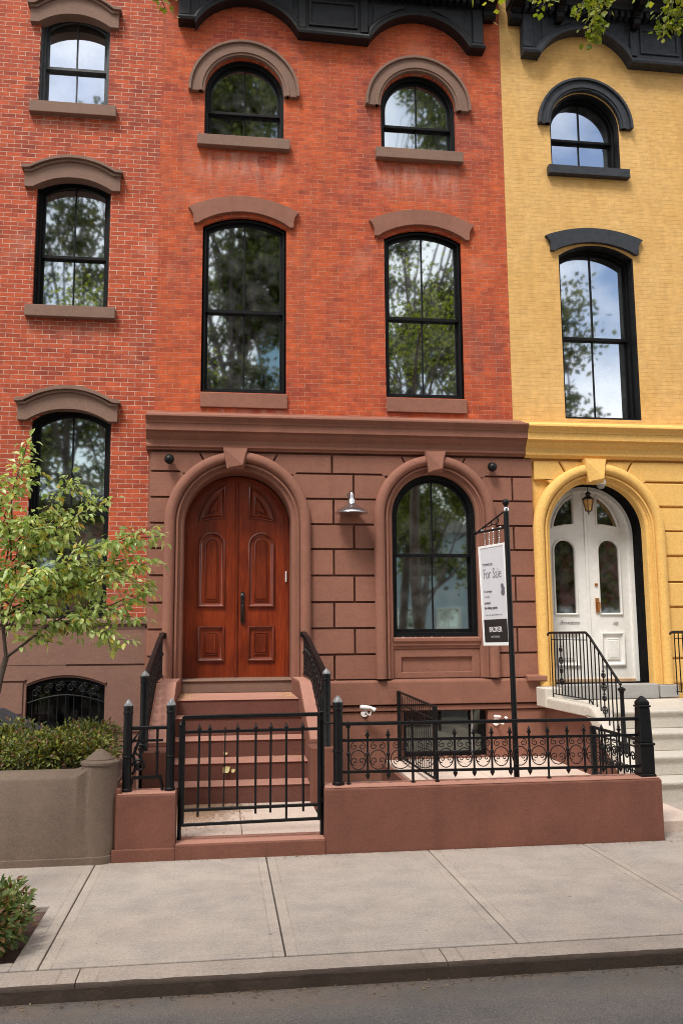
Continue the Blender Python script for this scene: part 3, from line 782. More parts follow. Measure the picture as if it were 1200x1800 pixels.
# door hardware: long bronze handle set
hx, hy = .295, 12.975
m = MB()
m.box(hx-.028,hx+.028,hy,hy+.024,2.07,2.52); m.lathe([(.0,0),(.03,0),(.034,.012),(.02,.02),(.0,.024)], (hx,hy,2.46), dirv=(0,-1,0))
m.tube([(hx,hy,2.33),(hx,hy-.05,2.325),(hx,hy-.06,2.29),(hx,hy-.055,2.18),(hx,hy-.03,2.12),(hx,hy,2.10)], [.012,.012,.013,.014,.012,.01], 8)
m.tube([(hx,hy,2.35),(hx+.01,hy-.035,2.36),(hx+.012,hy-.06,2.355)], .009, 6)
m.build('door_handle', M['bronze'], dr, smooth=40)
m = MB(); m.box(.915,.935,12.93,12.96,2.66,2.82); m.build('doorbell', M['white_plastic'], dr, bevel=.004)
m = MB(); m.box(-.56,.985,12.62,13.1,1.10,1.255); m.prism([(12.60,1.255),(12.60,1.27),(12.62,1.285),(13.1,1.292),(13.1,1.255)], -.56, .985)
m.build('threshold', M['brownstone_grey'], dr, bevel=.005)
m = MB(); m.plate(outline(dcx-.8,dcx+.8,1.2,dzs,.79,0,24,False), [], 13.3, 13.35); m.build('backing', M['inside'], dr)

# roof cornice ---------------------------------------------------------
def cornice(house, path, xl, xr, yb, mat, capz, name='roof_cornice', panels=(), stiles=()):
    """bracketed wooden cornice: arched frieze board, moulding along its foot, dentils, corona"""
    up = [(xr,12.15),(xl,12.15)]
    m = MB(); m.plate(path+up, [], yb-.10, yb+.0)
    c = m.build(name, mat, house, bevel=.004)
    def offs(d):
        out = []
        for i,p in enumerate(path):
            a = path[max(0,i-1)]; b = path[min(len(path)-1,i+1)]
            t = Vector((b[0]-a[0],b[1]-a[1])).normalized(); nn = Vector((-t.y,t.x))
            q = nn.y if abs(nn.y) > .5 else .5
            out.append((p[0]+nn.x*d*.5, p[1]+d/ max(q,.75) if i not in (0,len(path)-1) else p[1]+d))
        return out
    m = MB()
    prof = [(0,yb-.09),(0,yb-.20),(.035,yb-.215),(.05,yb-.20),(.075,yb-.165),(.10,yb-.16),(.115,yb-.135),(.13,yb-.13),(.145,yb-.10)]
    rg = [[(x,y,z) for x,z in offs(d)] for d,y in prof]
    m.rings(rg)
    for e in (0,-1):
        k = m.addv([r[e] for r in rg]); m.f.append(tuple(range(k,k+len(rg))))
    m.build('frieze_moulding', mat, c, smooth=30)
    m = MB()
    for x0,x1,z0,z1 in stiles:
        ms_ = MB(); ms_.box(x0,x1,yb-.135,yb-.099,z0,z1); ms_.build('frieze_stile', mat, c, bevel=.008)
    for x0,x1,z0,z1 in panels:
        m.plate(rect(x0,x1,z0,z1), [rect(x0+.05,x1-.05,z0+.05,z1-.05)], yb-.125, yb-.099)
    m.build('frieze_panel', mat, c, bevel=.008)
    for pts in SPAN.get(name+house.name, []):
        m = MB(); m.plate(pts, [], yb-.12, yb-.099); m.build('frieze_panel', mat, c, bevel=.008)
    m = MB()
    x = xl+.02
    while x < xr-.05: m.box(x,x+.062,yb-.26,yb-.12,11.86,11.96); x += .108
    m.build('dentils', mat, c, bevel=.006)
    m = MB(); m.prism([(yb-.0,11.97),(yb-.28,11.97),(yb-.30,12.05),(yb-.34,12.08),(yb-.62,12.10),(yb-.64,12.22),(yb-.72,12.33),(yb-.74,12.42),(yb+.2,12.48)], xl-.22, xr+.22)
    m.build('corona', mat, c, bevel=.004)
    return c
def arcpath(x0, x1, z, apex, n=18):
    w = x1-x0; r = apex-z; Rr = (w*w/4+r*r)/(2*r); zc = apex-Rr; a = math.asin(w/2/Rr); cx = (x0+x1)/2
    return [(cx+Rr*math.sin(-a+2*a*i/n), zc+Rr*math.cos(-a+2*a*i/n)) for i in range(n+1)]
SPAN = {}
def spandrels(x0, x1, z, apex, zt):
    """raised triangular panels between an arch and the frieze top"""
    res = []
    for s in (-1,1):
        arc = arcpath(x0, x1, z, apex)
        half = [p for p in arc if (p[0]-(x0+x1)/2)*s > .12]
        if s > 0: half = half[::-1]
        e = x0+.06 if s < 0 else x1-.06
        res.append([(p[0],p[1]+.19) for p in half if p[1]+.19 < zt-.02 and abs(p[0]-e) > .05]+[(half[-1][0],zt),(e,zt),(e,z+.24)])
    return res
SPAN['roof_cornice'+mh.name] = spandrels(-.50,1.06,11.14,11.62,11.80)+spandrels(2.20,3.80,11.12,11.59,11.80)
pm = [(-.76,11.20)]+[(-.505,11.20)]+arcpath(-.50,1.08,11.14,11.63)+arcpath(2.19,3.80,11.12,11.60)+[(3.805,11.12),(4.06,11.12)]
cm = cornice(mh, pm, -.76, 4.06, B, M['cornice_black'], 0, panels=[(1.24,2.02,11.33,11.78)], stiles=[(1.08,1.20,11.27,11.85),(2.06,2.18,11.27,11.85),(3.88,4.05,11.25,11.85),(-.75,-.58,11.33,11.85)])
def bracket(c, x, yb, w=.2):
    m = MB()
    P = [(yb,11.70),(yb-.10,11.68),(yb-.17,11.72),(yb-.19,11.79),(yb-.16,11.85),(yb-.22,11.88),(yb-.38,11.90),(yb-.52,11.96),(yb-.58,12.04),(yb-.56,12.11),(yb,12.11)]
    m.prism(P, x-w/2, x+w/2); return m.build('bracket', M['black_trim'], c, bevel=.012)
for x in (-.86,4.16): bracket(cm, x, B)

# ================================================================== YELLOW HOUSE
YX0, YX1 = 4.36, 9.6
yh = thing('townhouse', 'yellow painted brick townhouse with black window trim and white double door', 'townhouse', (7,B,0))
ytop = [(5.15,6.32,9.30,10.03,.575), (7.85,9.0,9.30,10.03,.575)]
ymid = [(5.20,6.44,5.16,7.80,.20), (7.85,9.05,5.16,7.80,.2)]
m = MB(); m.plate(rect(YX0,YX1,4.9,TOP), [outline(*w) for w in ytop+ymid], B, B+.3); m.build('wall', M['brick_yellow'], yh)
house_body(yh, YX0, YX1, B+.3, 21, -.2, TOP, M['brick_yellow'], M['joint'])
for w in ytop:
    wd = window(yh, *w, 9.89, B, M['black_trim'], M['glass_blue'], depth=.24, cw=.05, liner=True)
    cx = (w[0]+w[1])/2
    hood(wd, cx-.0, w[3]-.0, .59, .785, .03, M['blue_black'], B)
    sill(wd, w[0]-.08, w[1]+.105, w[2]-.165, w[2]-.02, B-.11, B+.2, M['blue_black'])
for w in ymid:
    wd = window(yh, *w, 6.53, B, M['black_trim'], M['glass_blue'], depth=.26, cw=.05, liner=True)
    flare(wd, (w[0]+w[1])/2-.03, .81, w[3]+.30, w[3]+.46, M['blue_black'], B, th=.235)
    sh = lambda t, w=w: (w[0]+.42+.10*t, w[0]+.42+.60-.22*t**2)
    curtain('curtain', w[0]+.4, w[1]-.2, 5.25, 6.05, B+.42, wd, 7, .03, sh)
# ground floor
ycx, yzs = 5.60, 3.40
ydo = lambda d: outline(ycx-.765,ycx+.765,.90,yzs,.7649,d,28,False)
ydo2 = outline(7.9,9.1,1.3,3.4,.5999)
m = MB(); m.plate([(4.60,-.2),(YX1,-.2),(YX1,4.9),(4.46,4.9),(4.46,4.5),(4.60,4.5)], [ydo(0), ydo2], S+.045, B+.3); m.build('ground_floor_wall', M['yellow_stucco'], yh)
belt(yh, 4.48, YX1, M['yellow_stucco'], -.015)
window(yh, 7.9, 9.1, 1.3, 3.4, .5999, 2.55, S+.045, M['black_trim'], M['glass_dim'], depth=.16, cw=.06)
surround(yh, lambda d: outline(7.9,9.1,1.3,3.4,.5999,d,28,False), .25, M['yellow_stucco'], S, S+.2)
m = MB(); m.prism([(S+.2,1.32),(S-.1,1.30),(S-.1,1.2),(S+.2,1.2)], 7.66, 9.34); m.build('sill', M['yellow_stucco'], yh, bevel=.008)
cells = []
yA = (ycx, yzs, .97)
rw = [4.48,4.16,3.78,3.41,3.03,2.64,2.26,1.88,1.50,1.13]
for i in range(1,9):
    row_between(rw[i+1], rw[i], [7.35 if i % 2 else 7.0], yA, 7.6)
corner(ycx, yzs, .97, 7.2, 1, .2, 4.48, 4.16); corner(ycx, yzs, .97, 4.61, -1, .2, 4.48, 4.16)
M['yellow_block'] = stone('yellow painted blocks', (.76,.45,.13), .88, 1.08, grain=60, bstr=.15, streak=.2, island=.035)
blockset(cells, M['yellow_block'], yh)
surround(yh, lambda d: outline(ycx-.765,ycx+.765,1.13,yzs,.7649,d,36,False), .262, M['yellow_stucco'], S, S+.16)
keystone(yh, ycx-.05, .115, .17, 4.13, 4.49, S-.135, M['yellow_stucco'])
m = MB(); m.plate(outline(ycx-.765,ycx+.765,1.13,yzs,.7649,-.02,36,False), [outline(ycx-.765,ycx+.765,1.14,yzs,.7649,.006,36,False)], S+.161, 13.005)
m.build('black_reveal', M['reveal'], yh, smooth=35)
for x0,x1 in ((4.585,4.85),(6.37,6.66)):
    m = MB(); m.box(x0,x1,S-.16,S+.03,.94,1.125); m.build('column_base', M['grey_base'], yh, bevel=.01)
M['worn'] = paint('worn bare wood', (.50,.33,.2), .6, .3)
yd = door(yh, 5.61, .755, 1.15, 3.40, 13.06, M['white_paint'], M['white_paint'], glazed=M['glass_door'])
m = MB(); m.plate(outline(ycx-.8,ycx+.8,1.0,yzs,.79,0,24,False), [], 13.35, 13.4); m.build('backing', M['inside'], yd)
m = MB(); m.box(4.85,6.36,12.42,13.1,.93,1.14); m.build('threshold', M['grey_base'], yd, bevel=.008)
m = MB(); m.box(4.92,6.30,13.02,13.058,1.142,1.195); m.build('weather_bar', M['worn'], yd, bevel=.008)
ky = 13.035
m = MB(); m.lathe([(0,0),(.024,0),(.026,.012),(.012,.018),(0,.02)], (5.745,ky+.02,2.63), dirv=(0,-1,0))
m.box(5.72,5.775,ky,ky+.02,2.20,2.42); m.tube([(5.755,ky,2.36),(5.76,ky-.05,2.355),(5.765,ky-.05,2.27),(5.76,ky,2.23)], .011, 8)
m.build('door_handle', M['brass'], yd, smooth=40)
def text(name, body, size, mat, parent, rot, loc, shear=0, extrude=.001, space=1.0, sx=1.0, align='LEFT', bold=0):
    cu = bpy.data.curves.new(name,'FONT'); cu.body = body; cu.size = size; cu.extrude = extrude; cu.shear = shear; cu.space_character = space; cu.align_x = align; cu.resolution_u = 3; cu.offset = bold
    o = bpy.data.objects.new(name, cu); COL.objects.link(o)
    bpy.context.view_layer.update()
    me = bpy.data.meshes.new_from_object(o.evaluated_get(bpy.context.evaluated_depsgraph_get()))
    bpy.data.objects.remove(o); bpy.data.curves.remove(cu)
    me.name = name; me.materials.clear(); me.materials.append(mat)
    o0 = Vector((0,0,0)); p = parent
    while p is not None: o0 += p.location; p = p.parent
    M4 = Matrix.Translation(Vector(loc)-o0) @ rot @ Matrix.Diagonal((sx,1,1,1))
    me.transform(M4)
    o = bpy.data.objects.new(name, me); COL.objects.link(o); o.parent = parent
    return o
RX = Matrix.Rotation(R(90),4,'X')
text('lettering', 'Brownstone', .085, M['letter'], yd, RX, (5.13,13.056,2.02), shear=.45, sx=.92, space=.8)
text('house_number', '48', .085, M['letter'], yd, RX, (5.99,13.056,2.0), shear=.15)
SPAN['roof_cornice'+yh.name] = spandrels(4.98,6.52,11.10,11.60,11.80)+spandrels(7.60,9.2,11.10,11.6,11.8)
py_ = [(4.70,11.13),(4.965,11.13)]+arcpath(4.97,6.53,11.10,11.61)+arcpath(7.58,9.2,11.10,11.60)+[(9.21,11.1),(9.55,11.1)]
cy_ = cornice(yh, py_, 4.70, 9.5, B, M['blue_black'], 0, panels=[(6.72,7.40,11.32,11.78)], stiles=[(6.54,6.66,11.26,11.85),(7.46,7.58,11.26,11.85),(4.71,4.88,11.27,11.85)])
for x in (4.60,): bracket(cy_, x, B)
for x in (5.3,5.95,6.6,7.25): bracket(cy_, x, B-.12, .12)

# ================================================================== STOOP (middle)
st = thing('stoop', 'brown stone stoop with six steps up to the wooden double door', 'stoop', (.2,11,0))
px0, px1 = -.545, .975
ys = [9.76,10.10,10.53,10.95,11.36]; zs_ = [.315,.505,.70,.915,1.10]
for i,(y,z) in enumerate(zip(ys,zs_)):
    yb_ = S+.02 if i == 4 else S-.01
    m = MB(); zl = .05 if i == 0 else zs_[i-1]+.003
    m.prism([(y,zl),(yb_,zl),(yb_,z-.012),(y,z-.012)], px0+.002, px1-.002)
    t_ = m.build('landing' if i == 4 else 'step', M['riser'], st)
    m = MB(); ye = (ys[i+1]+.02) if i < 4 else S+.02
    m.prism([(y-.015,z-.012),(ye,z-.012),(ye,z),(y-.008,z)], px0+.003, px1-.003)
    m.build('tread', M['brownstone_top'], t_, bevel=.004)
for x0, x1 in ((-.79,-.545),(.975,1.20)):
    m = MB(); m.prism([(9.98,.05),(S-.07,.05),(S-.07,1.30),(11.42,1.30),(11.30,1.27),(9.98,.735)], x0, x1)
    ck = m.build('cheek_wall', M['brownstone_wall'], st, bevel=.02, seg=2)
    m = MB(); m.box(x0-.02,x1+.025,9.62,9.975,.05,.70); m.build('pedestal', M['brownstone_wall'], st, bevel=.012)
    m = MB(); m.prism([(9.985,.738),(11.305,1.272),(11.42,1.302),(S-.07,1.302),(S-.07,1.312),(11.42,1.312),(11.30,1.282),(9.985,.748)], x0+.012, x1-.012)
    m.build('lit_top', M['brownstone_top'], ck)  # thin pale sheet, the light on the cheek top put into colour

# stoop handrails
def finial(mb, x, y, z, r):
    mb.lathe([(r*.9,0),(r*1.05,.01),(r*1.05,.03),(r*.85,.04),(r*.95,.055)], (x,y,z), n=10)
def postparts(th, x, y, z0, z1, w, name='post', tip=True, round_=True):
    m = MB()
    if round_:
        m.lathe([(w*.62,0),(w*.62,.02),(w*.5,.03),(w*.5,(z1-z0)*.36),(w*.56,(z1-z0)*.365),(w*.56,(z1-z0)*.38),(w*.5,(z1-z0)*.385),(w*.5,(z1-z0)-.13),(w*.56,(z1-z0)-.125),(w*.56,(z1-z0)-.11),(w*.5,(z1-z0)-.105),(w*.56,(z1-z0)-.07),(w*.5,(z1-z0)-.055)], (x,y,z0), n=12)
    p = m.build(name, M['black_iron'], th, smooth=40)
    m = MB(); m.lathe([(w*.52,0),(w*.5,.012),(w*.3,.038),(w*.06,.058),(0,.06)], (x,y,z1-.058), n=10)
    m.build('finial', M['iron_tip'] if tip else M['black_iron'], p, smooth=60)
    return p
for sx_, lab in ((-.80,'black cast iron handrail on the left side of the brown stoop'),(1.135,'black cast iron handrail on the right side of the brown stoop')):
    hr = thing('stoop_railing', lab, 'handrail', (sx_,9.72,.1), 'handrails of the brown stoop')
    postparts(hr, sx_, 9.70, .12, 1.53, .09)
    A = Vector((sx_,9.74,1.46)); Bt = Vector((sx_,11.9,1.87)); Ct = Vector((sx_,12.46,1.925))
    m = MB(); m.obox(A,Bt,.055,.035).obox(Bt,Ct,.055,.035); m.box(sx_-.045,sx_+.045,12.40,12.46,1.86,1.935)
    m.build('top_rail', M['black_iron'], hr, bevel=.006)
    zr = lambda y: A.z+(Bt.z-A.z)*(y-A.y)/(Bt.y-A.y) if y < Bt.y else Bt.z+(Ct.z-Bt.z)*(y-Bt.y)/(Ct.y-Bt.y)
    zc_ = lambda y: max(.76, min(1.33, .76+(y-9.98)*.404))
    n = 13
    m2 = MB(); m2.tube([(sx_,9.76,.80),(sx_,9.98,.80),(sx_,11.3,1.335),(sx_,12.46,1.35)], .014, 6)
    m2.build('bottom_rail', M['black_iron'], hr)
    for i in range(n):
        y = 9.92+i*.2
        m = MB(); m.tube([(sx_,y,zc_(y)),(sx_,y,zr(y)-.01)], .010, 6)
        h_ = zr(y)-zc_(y)
        m.lathe([(.010,0),(.024,.02),(.024,.035),(.010,.055)], (sx_,y,zc_(y)+h_*.5), n=8)
        m.build('baluster', M['black_iron'], hr, smooth=40)
        m = MB()
        for k in range(3):
            zz = zc_(y+.1)+(zr(y+.1)-zc_(y+.1))*(.2+.3*k)
            scroll2(m, y+.075, zz, .065, sx_+.004, 1.3, PI*.5*k, 1 if k % 2 else -1, .011, 16, 'Y')
            scroll2(m, y+.13, zz+.06, .055, sx_-.004, 1.3, PI+PI*.5*k, -1 if k % 2 else 1, .010, 16, 'Y')
        if i < n-1: m.build('scroll', M['black_iron'], hr, smooth=60)

# ================================================================== LOW FRONT WALL
lw = thing('low_wall', 'low brown stucco front wall with a gap for the iron gate', 'wall', (1.6,8,0))
F = 7.965
m = MB(); m.prism([(F,.0),(8.21,.0),(8.21,.555),(F,.545)], -.875, -.375); m.build('wall_section', M['brownstone_wall'], lw, bevel=.012, seg=2)
m = MB(); m.prism([(F,-.02),(8.21,-.02),(8.21,.56),(F,.545)], .915, 4.055); m.build('wall_section', M['brownstone_wall'], lw, bevel=.012, seg=2)
m = MB(); m.prism([(F-.012,-.02),(F+.005,-.02),(F+.005,.108),(F-.012,.10)], -.905, -.376); m.prism([(F-.012,-.02),(8.21,-.02),(8.21,.135),(F-.012,.122)], -.376, .916)
m.build('gate_sill', M['brownstone_wall'], lw, bevel=.012, seg=2)
for x0,x1,z in ((-.868,-.382,.556),(.922,4.048,.558)):
    m = MB(); m.prism([(F+.012,z-.008),(8.2,z+.001),(8.2,z+.006),(F+.012,z-.003)], x0, x1); m.build('lit_top', M['brownstone_top'], lw)  # pale skin on the wall tops, their light put into the colour
m = MB(); m.prism([(F+.004,.124),(8.2,.136),(8.2,.141),(F+.004,.129)], -.37, .91); m.build('lit_top', M['brownstone_top'], lw)

# iron fences
def baluster(th, x, y, z0, z1, r=.010, spear=True, foot=True):
    m = MB(); m.tube([(x,y,z0),(x,y,z1)], r, 6)
    if spear: m.lathe([(r,0),(.022,.012),(.022,.022),(.010,.028),(.016,.04),(.002,.07)], (x,y,z1-.03), n=8)
    m.lathe([(r,0),(.018,.012),(.018,.028),(r,.04)], (x,y,(z0+z1)/2-.02), n=8)
    if foot: m.lathe([(.002,0),(.02,.03),(.022,.045),(.010,.055)], (x,y,z0-.04), n=8)
    return m.build('baluster', M['black_iron'], th, smooth=45)
def heart(th, xa, xb, y, zlo, zhi):
    m = MB(); c = (xa+xb)/2; w = (xb-xa)
    for s in (-1,1):
        pts = []   # big C from the lower rail up, curled inward at the top
        for i in range(25):
            t = i/24; a = -PI*.5+t*PI*1.15
            pts.append((c+s*(w*.40*math.cos(a)), y, zlo+.115+.085*math.sin(a)))
        for i in range(1,14):
            t = i/13; rr = .036*(1-.6*t); a = PI*.1+t*PI*1.7
            pts.append((c+s*(.035+rr*math.cos(a)-.0), y, zlo+.06+rr*math.sin(a)+.03))
        m.tube(pts[:25], .0048, 5)
        scroll2(m, c+s*.036, zhi-.05, .034, y, 1.3, PI*.5, -s, .0045, 16)
        scroll2(m, c+s*.034, zlo+.105, .036, y, 1.25, -PI*.5, s, .0045, 16)
    return m.build('scroll', M['black_iron'], th, smooth=60)
fr = thing('iron_fence', 'black wrought iron fence with scrolls on top of the long brown wall', 'fence', (2.5,8.1,.56))
PY = 8.1
postparts(fr, 1.05, PY, .56, 1.345, .088)
m = MB(); z0, z1 = .55, 1.285
def sq(mb, x, y, w, za, zb, w2=None):
    w2 = w2 or w
    mb.rings([[(x-w/2,y-w/2,za),(x+w/2,y-w/2,za),(x+w/2,y+w/2,za),(x-w/2,y+w/2,za)],[(x-w2/2,y-w2/2,zb),(x+w2/2,y-w2/2,zb),(x+w2/2,y+w2/2,zb),(x-w2/2,y+w2/2,zb)]], True, True)
sq(m,3.965,8.1,.15,.55,.58); sq(m,3.965,8.1,.135,.58,.84); sq(m,3.965,8.1,.155,.84,.865); sq(m,3.965,8.1,.125,.865,1.19,.105); sq(m,3.965,8.1,.125,1.19,1.21); sq(m,3.965,8.1,.105,1.21,1.245); sq(m,3.965,8.1,.10,1.245,1.295,.02)
m.build('post', M['black_iron'], fr, bevel=.006)
m = MB(); m.obox((1.05,PY,1.092),(3.95,PY,1.082),.04,.032); m.build('top_rail', M['black_iron'], fr, bevel=.008, seg=2)
m = MB(); m.obox((1.05,PY,.945),(3.95,PY,.932),.014,.024); m.obox((1.05,PY,.668),(3.95,PY,.645),.014,.024); m.build('lower_rail', M['black_iron'], fr)
bx = [1.145,1.32,1.51,1.735,1.96,2.13,2.31,2.48,2.655,2.84,3.02,3.21,3.375,3.55,3.72]
for i,x in enumerate(bx):
    full = i in (0,3,4,10); baluster(fr, x, PY, .565 if full else .635, 1.0 if not i in (0,3,4) else 1.08, .012 if i in (3,4) else .010)
for a,b in zip(bx,bx[1:]): heart(fr, a, b, PY, .655, .94)
fl = thing('iron_fence', 'short black iron fence panel between two posts, left of the gate', 'fence', (-.6,8.1,.56))
postparts(fl, -.805, PY, .555, 1.345, .078); postparts(fl, -.435, PY, .555, 1.345, .078)
m = MB(); m.obox((-.80,PY,1.095),(-.44,PY,1.095),.032,.03); m.build('top_rail', M['black_iron'], fl, bevel=.006)
m = MB(); m.obox((-.80,PY,.985),(-.5,PY,.985),.012,.02); m.build('middle_rail', M['black_iron'], fl); m = MB(); m.obox((-.76,PY,.67),(-.5,PY,.675),.016,.028); m.build('lower_rail', M['black_iron'], fl)
baluster(fl, -.55, PY, .68, 1.08, .012, False, False)
m = MB()
m.tube([(-.77,PY,.97),(-.70,PY,1.07),(-.72,PY,.95),(-.755,PY,.86),(-.73,PY,.78),(-.76,PY,.70),(-.68,PY,.82),(-.70,PY,.92)], .014, 6); m.build('scroll', M['black_iron'], fl, smooth=60)
for zz,a0_,sg_ in ((.90,0,1),(.77,PI,-1)):
    m = MB(); scroll2(m, -.70, zz, .06, PY, 1.4, a0_, sg_, .011); m.build('scroll', M['black_iron'], fl, smooth=60)
m = MB()
m.tube([(-.75,PY,.67),(-.77,PY,.60),(-.775,PY,.56)], .012, 6); m.build('foot', M['black_iron'], fl, smooth=60); m = MB(); m.tube([(-.52,PY,.67),(-.505,PY,.60),(-.50,PY,.56)], .014, 6); m.build('foot', M['black_iron'], fl, smooth=60)

# gate
GY = 8.05
gt = thing('iron_gate', 'black wrought iron gate of thin bars in front of the stoop', 'gate', (.27,GY,.13))
m = MB()
sag = lambda x: .012*(x+.33)
bar = lambda x0,z0,x1,z1,w=.026: m.obox((x0,GY,z0),(x1,GY,z1),w,w,(0,1,0))
bar(-.325,1.182,.885,1.188,.034); bar(-.325,1.055,.885,1.06); bar(-.325,.392,.885,.405); bar(-.325,.268,.885,.285)
bar(-.322,.258,-.322,1.19,.03); bar(.872,.27,.872,1.19,.03)
m.build('gate_frame', M['black_iron'], gt, bevel=.004)
for i,x in enumerate((-.19,-.09,.03,.15,.31,.44,.58,.73)):
    m = MB(); zb_ = (.335,.41,.40,.40,.345,.35,.28,.35)[i]
    m.tube([(x,GY,zb_),(x+(.006,-.004,.012,0,0,.004,0,-.003)[i],GY,1.09)], .006 if i == 2 else .0105, 6)
    if i != 2: m.lathe([(.0105,0),(.018,.01),(.018,.02),(.010,.03),(.002,.06)], (x+(.006,-.004,.012,0,0,.004,0,-.003)[i],GY,1.065), n=8)
    m.build('bar', M['black_iron'], gt, smooth=40)
m = MB(); m.tube([(-.348,8.1,.128),(-.348,8.1,1.11)], .017, 8); m.lathe([(.02,0),(.024,.015),(.012,.03),(.004,.05)], (-.348,8.1,1.10), n=8)
m.box(-.35,-.315,8.06,8.1,1.02,1.05).box(-.35,-.315,8.06,8.1,.40,.43)
m.build('gate_post', M['black_iron'], gt, smooth=40)
m = MB(); m.tube([(.905,8.1,.128),(.905,8.1,1.33)], .022, 8)
m.box(.87,.915,8.05,8.11,1.13,1.16).box(.87,.915,8.05,8.11,.42,.46); m.tube([(.905,8.1,1.10),(1.05,8.1,1.10)], .01, 6)
m.lathe([(.022,0),(.03,.01),(.03,.025),(.02,.035)], (.905,8.1,1.18), n=8); m.build('gate_post', M['black_iron'], gt, smooth=40)

# return fence at the right end
rf = thing('iron_fence', 'short black iron side fence running back from the thick end post', 'fence', (3.97,8.7,.55))
m = MB(); m.obox((3.97,8.16,.872),(3.97,9.26,.885),.03,.026,(1,0,0)); m.build('top_rail', M['black_iron'], rf, bevel=.005)
m = MB(); m.obox((3.97,8.16,.80),(3.97,9.26,.81),.012,.02,(1,0,0)); m.obox((3.97,8.16,.42),(3.97,9.26,.42),.012,.02,(1,0,0)); m.build('lower_rail', M['black_iron'], rf)
m = MB(); sq(m,3.97,9.28,.055,.13,.90); m.build('post', M['black_iron'], rf, bevel=.005)
for i in range(7): 
    y = 8.28+i*.14; m = MB(); m.tube([(3.97,y,.30),(3.97,y,.87)], .009, 6); m.lathe([(.009,0),(.018,.012),(.009,.03)], (3.97,y,.58), n=8); m.build('baluster', M['black_iron'], rf)
m = MB()
for i in range(6):
    m = MB(); y = 8.35+i*.14; scroll2(m, y, .70, .05, 3.97, 1.3, 0, 1, .008, 16, 'Y'); scroll2(m, y, .56, .05, 3.97, 1.3, PI, -1, .008, 16, 'Y')
    m.build('scroll', M['black_iron'], rf, smooth=60)

# areaway guard
ag = thing('iron_fence', 'black iron guard rail in the yard in front of the basement window', 'fence', (2.47,11.4,.1))
m = MB(); m.obox((2.48,10.3,1.045),(2.48,12.45,1.085),.028,.026,(1,0,0)); m.build('top_rail', M['black_iron'], ag, bevel=.004)
m = MB(); m.obox((2.48,10.3,.90),(2.48,12.45,.92),.012,.02,(1,0,0)); m.obox((2.48,10.3,.22),(2.48,12.45,.20),.014,.03,(1,0,0)); m.build('lower_rail', M['black_iron'], ag)
m = MB(); sq(m,2.48,10.3,.05,.0,1.06); m.build('post', M['black_iron'], ag, bevel=.004)
m = MB(); sq(m,2.48,12.44,.05,.10,1.10); m.build('post', M['black_iron'], ag, bevel=.004)
for i in range(17):
    y = 10.42+i*.12; m = MB(); m.tube([(2.48,y,.20),(2.48,y,1.05)], .0055, 6); m.build('baluster', M['black_iron'], ag, smooth=40)

# ================================================================== SIGN
so = thing('sign_post', 'tall slim black sign post with a bracket arm behind the iron fence', 'sign post', (2.785,8.33,0))
m = MB(); m.tube([(2.79,8.33,.12),(2.768,8.33,3.12)], .0265, 12); m.build('pole', M['black_iron'], so, smooth=40)
m = MB(); m.lathe([(.029,0),(.031,.005),(.031,.035),(.027,.04)], (2.768,8.33,3.085), n=12); m.build('collar', M['chrome'], so, smooth=40)
m = MB(); m.lathe([(.026,0),(.014,.008),(.014,.02),(.024,.03),(.034,.05),(.034,.065),(.024,.085),(0,.095)], (2.768,8.33,3.122), n=12); m.build('finial', M['black_iron'], so, smooth=60)
# arm leaves the pole away from the street; the board hangs under it
P0 = Vector((2.768,8.33,0)); dv = Vector((2.60-2.765,8.78-8.33,0)).normalized()
P0z = lambda s,z: (P0.x+dv.x*s, P0.y+dv.y*s, z)
m = MB(); m.tube([P0z(0,2.93),P0z(.50,2.925)], .011, 8); m.tube([P0z(0,3.10),P0z(.47,2.935)], .009, 8)
m.lathe([(0,0),(.02,.006),(.022,.02),(.012,.034),(0,.04)], P0z(.50,2.925), dirv=tuple(dv), n=10)
pts = []
for i in range(40):
    t = i/39; pts.append(P0z(.10+.25*t+.03*math.cos(t*14), 2.965+.05*(1-t)*(1+.6*math.sin(t*14))))
m.tube(pts, .006, 5); m.build('bracket_arm', M['black_iron'], so, smooth=40)
m = MB()
for s in (.10,.22,.40): m.lathe([(0,0),(.014,.01),(.014,.02),(0,.03)], P0z(s,2.925), n=8)
m.build('clamp', M['chrome'], so, smooth=60)
W, H = .435, 1.005
sg = thing('hanging_sign', 'white For Sale sign board with a black panel at its foot', 'sign', P0z(.245,2.80))
# board frame: u along the arm from far end (0) to the pole (W), v down
tilt = R(.9)
e_u = (-dv).normalized(); e_u = Vector((e_u.x,e_u.y,0)); e_v = Vector((0,0,1))
e_u2 = (e_u*math.cos(tilt)+e_v*math.sin(tilt)).normalized(); e_n = e_u2.cross(e_v).normalized()  # faces the viewer
e_v2 = e_n.cross(e_u2).normalized()
if e_n.y > 0: e_n = -e_n; 
TL = Vector(P0z(.455,2.775))
def SP(u, v, k=0): return TL+e_u2*u-Vector((0,0,1))*v*1.0+e_n*k+Vector((.045,0,0))*v*.6
def sbox(mb, u0, u1, v0, v1, k0, k1):
    n = mb.addv([SP(u0,v0,k0),SP(u1,v0,k0),SP(u1,v1,k0),SP(u0,v1,k0),SP(u0,v0,k1),SP(u1,v0,k1),SP(u1,v1,k1),SP(u0,v1,k1)])
    mb.f += [tuple(n+i for i in q) for q in ((0,3,2,1),(4,5,6,7),(0,1,5,4),(1,2,6,5),(2,3,7,6),(3,0,4,7))]
m = MB(); sbox(m,.012,W-.012,.012,H-.012,-.012,.012); m.build('board', M['sign_white'], sg)
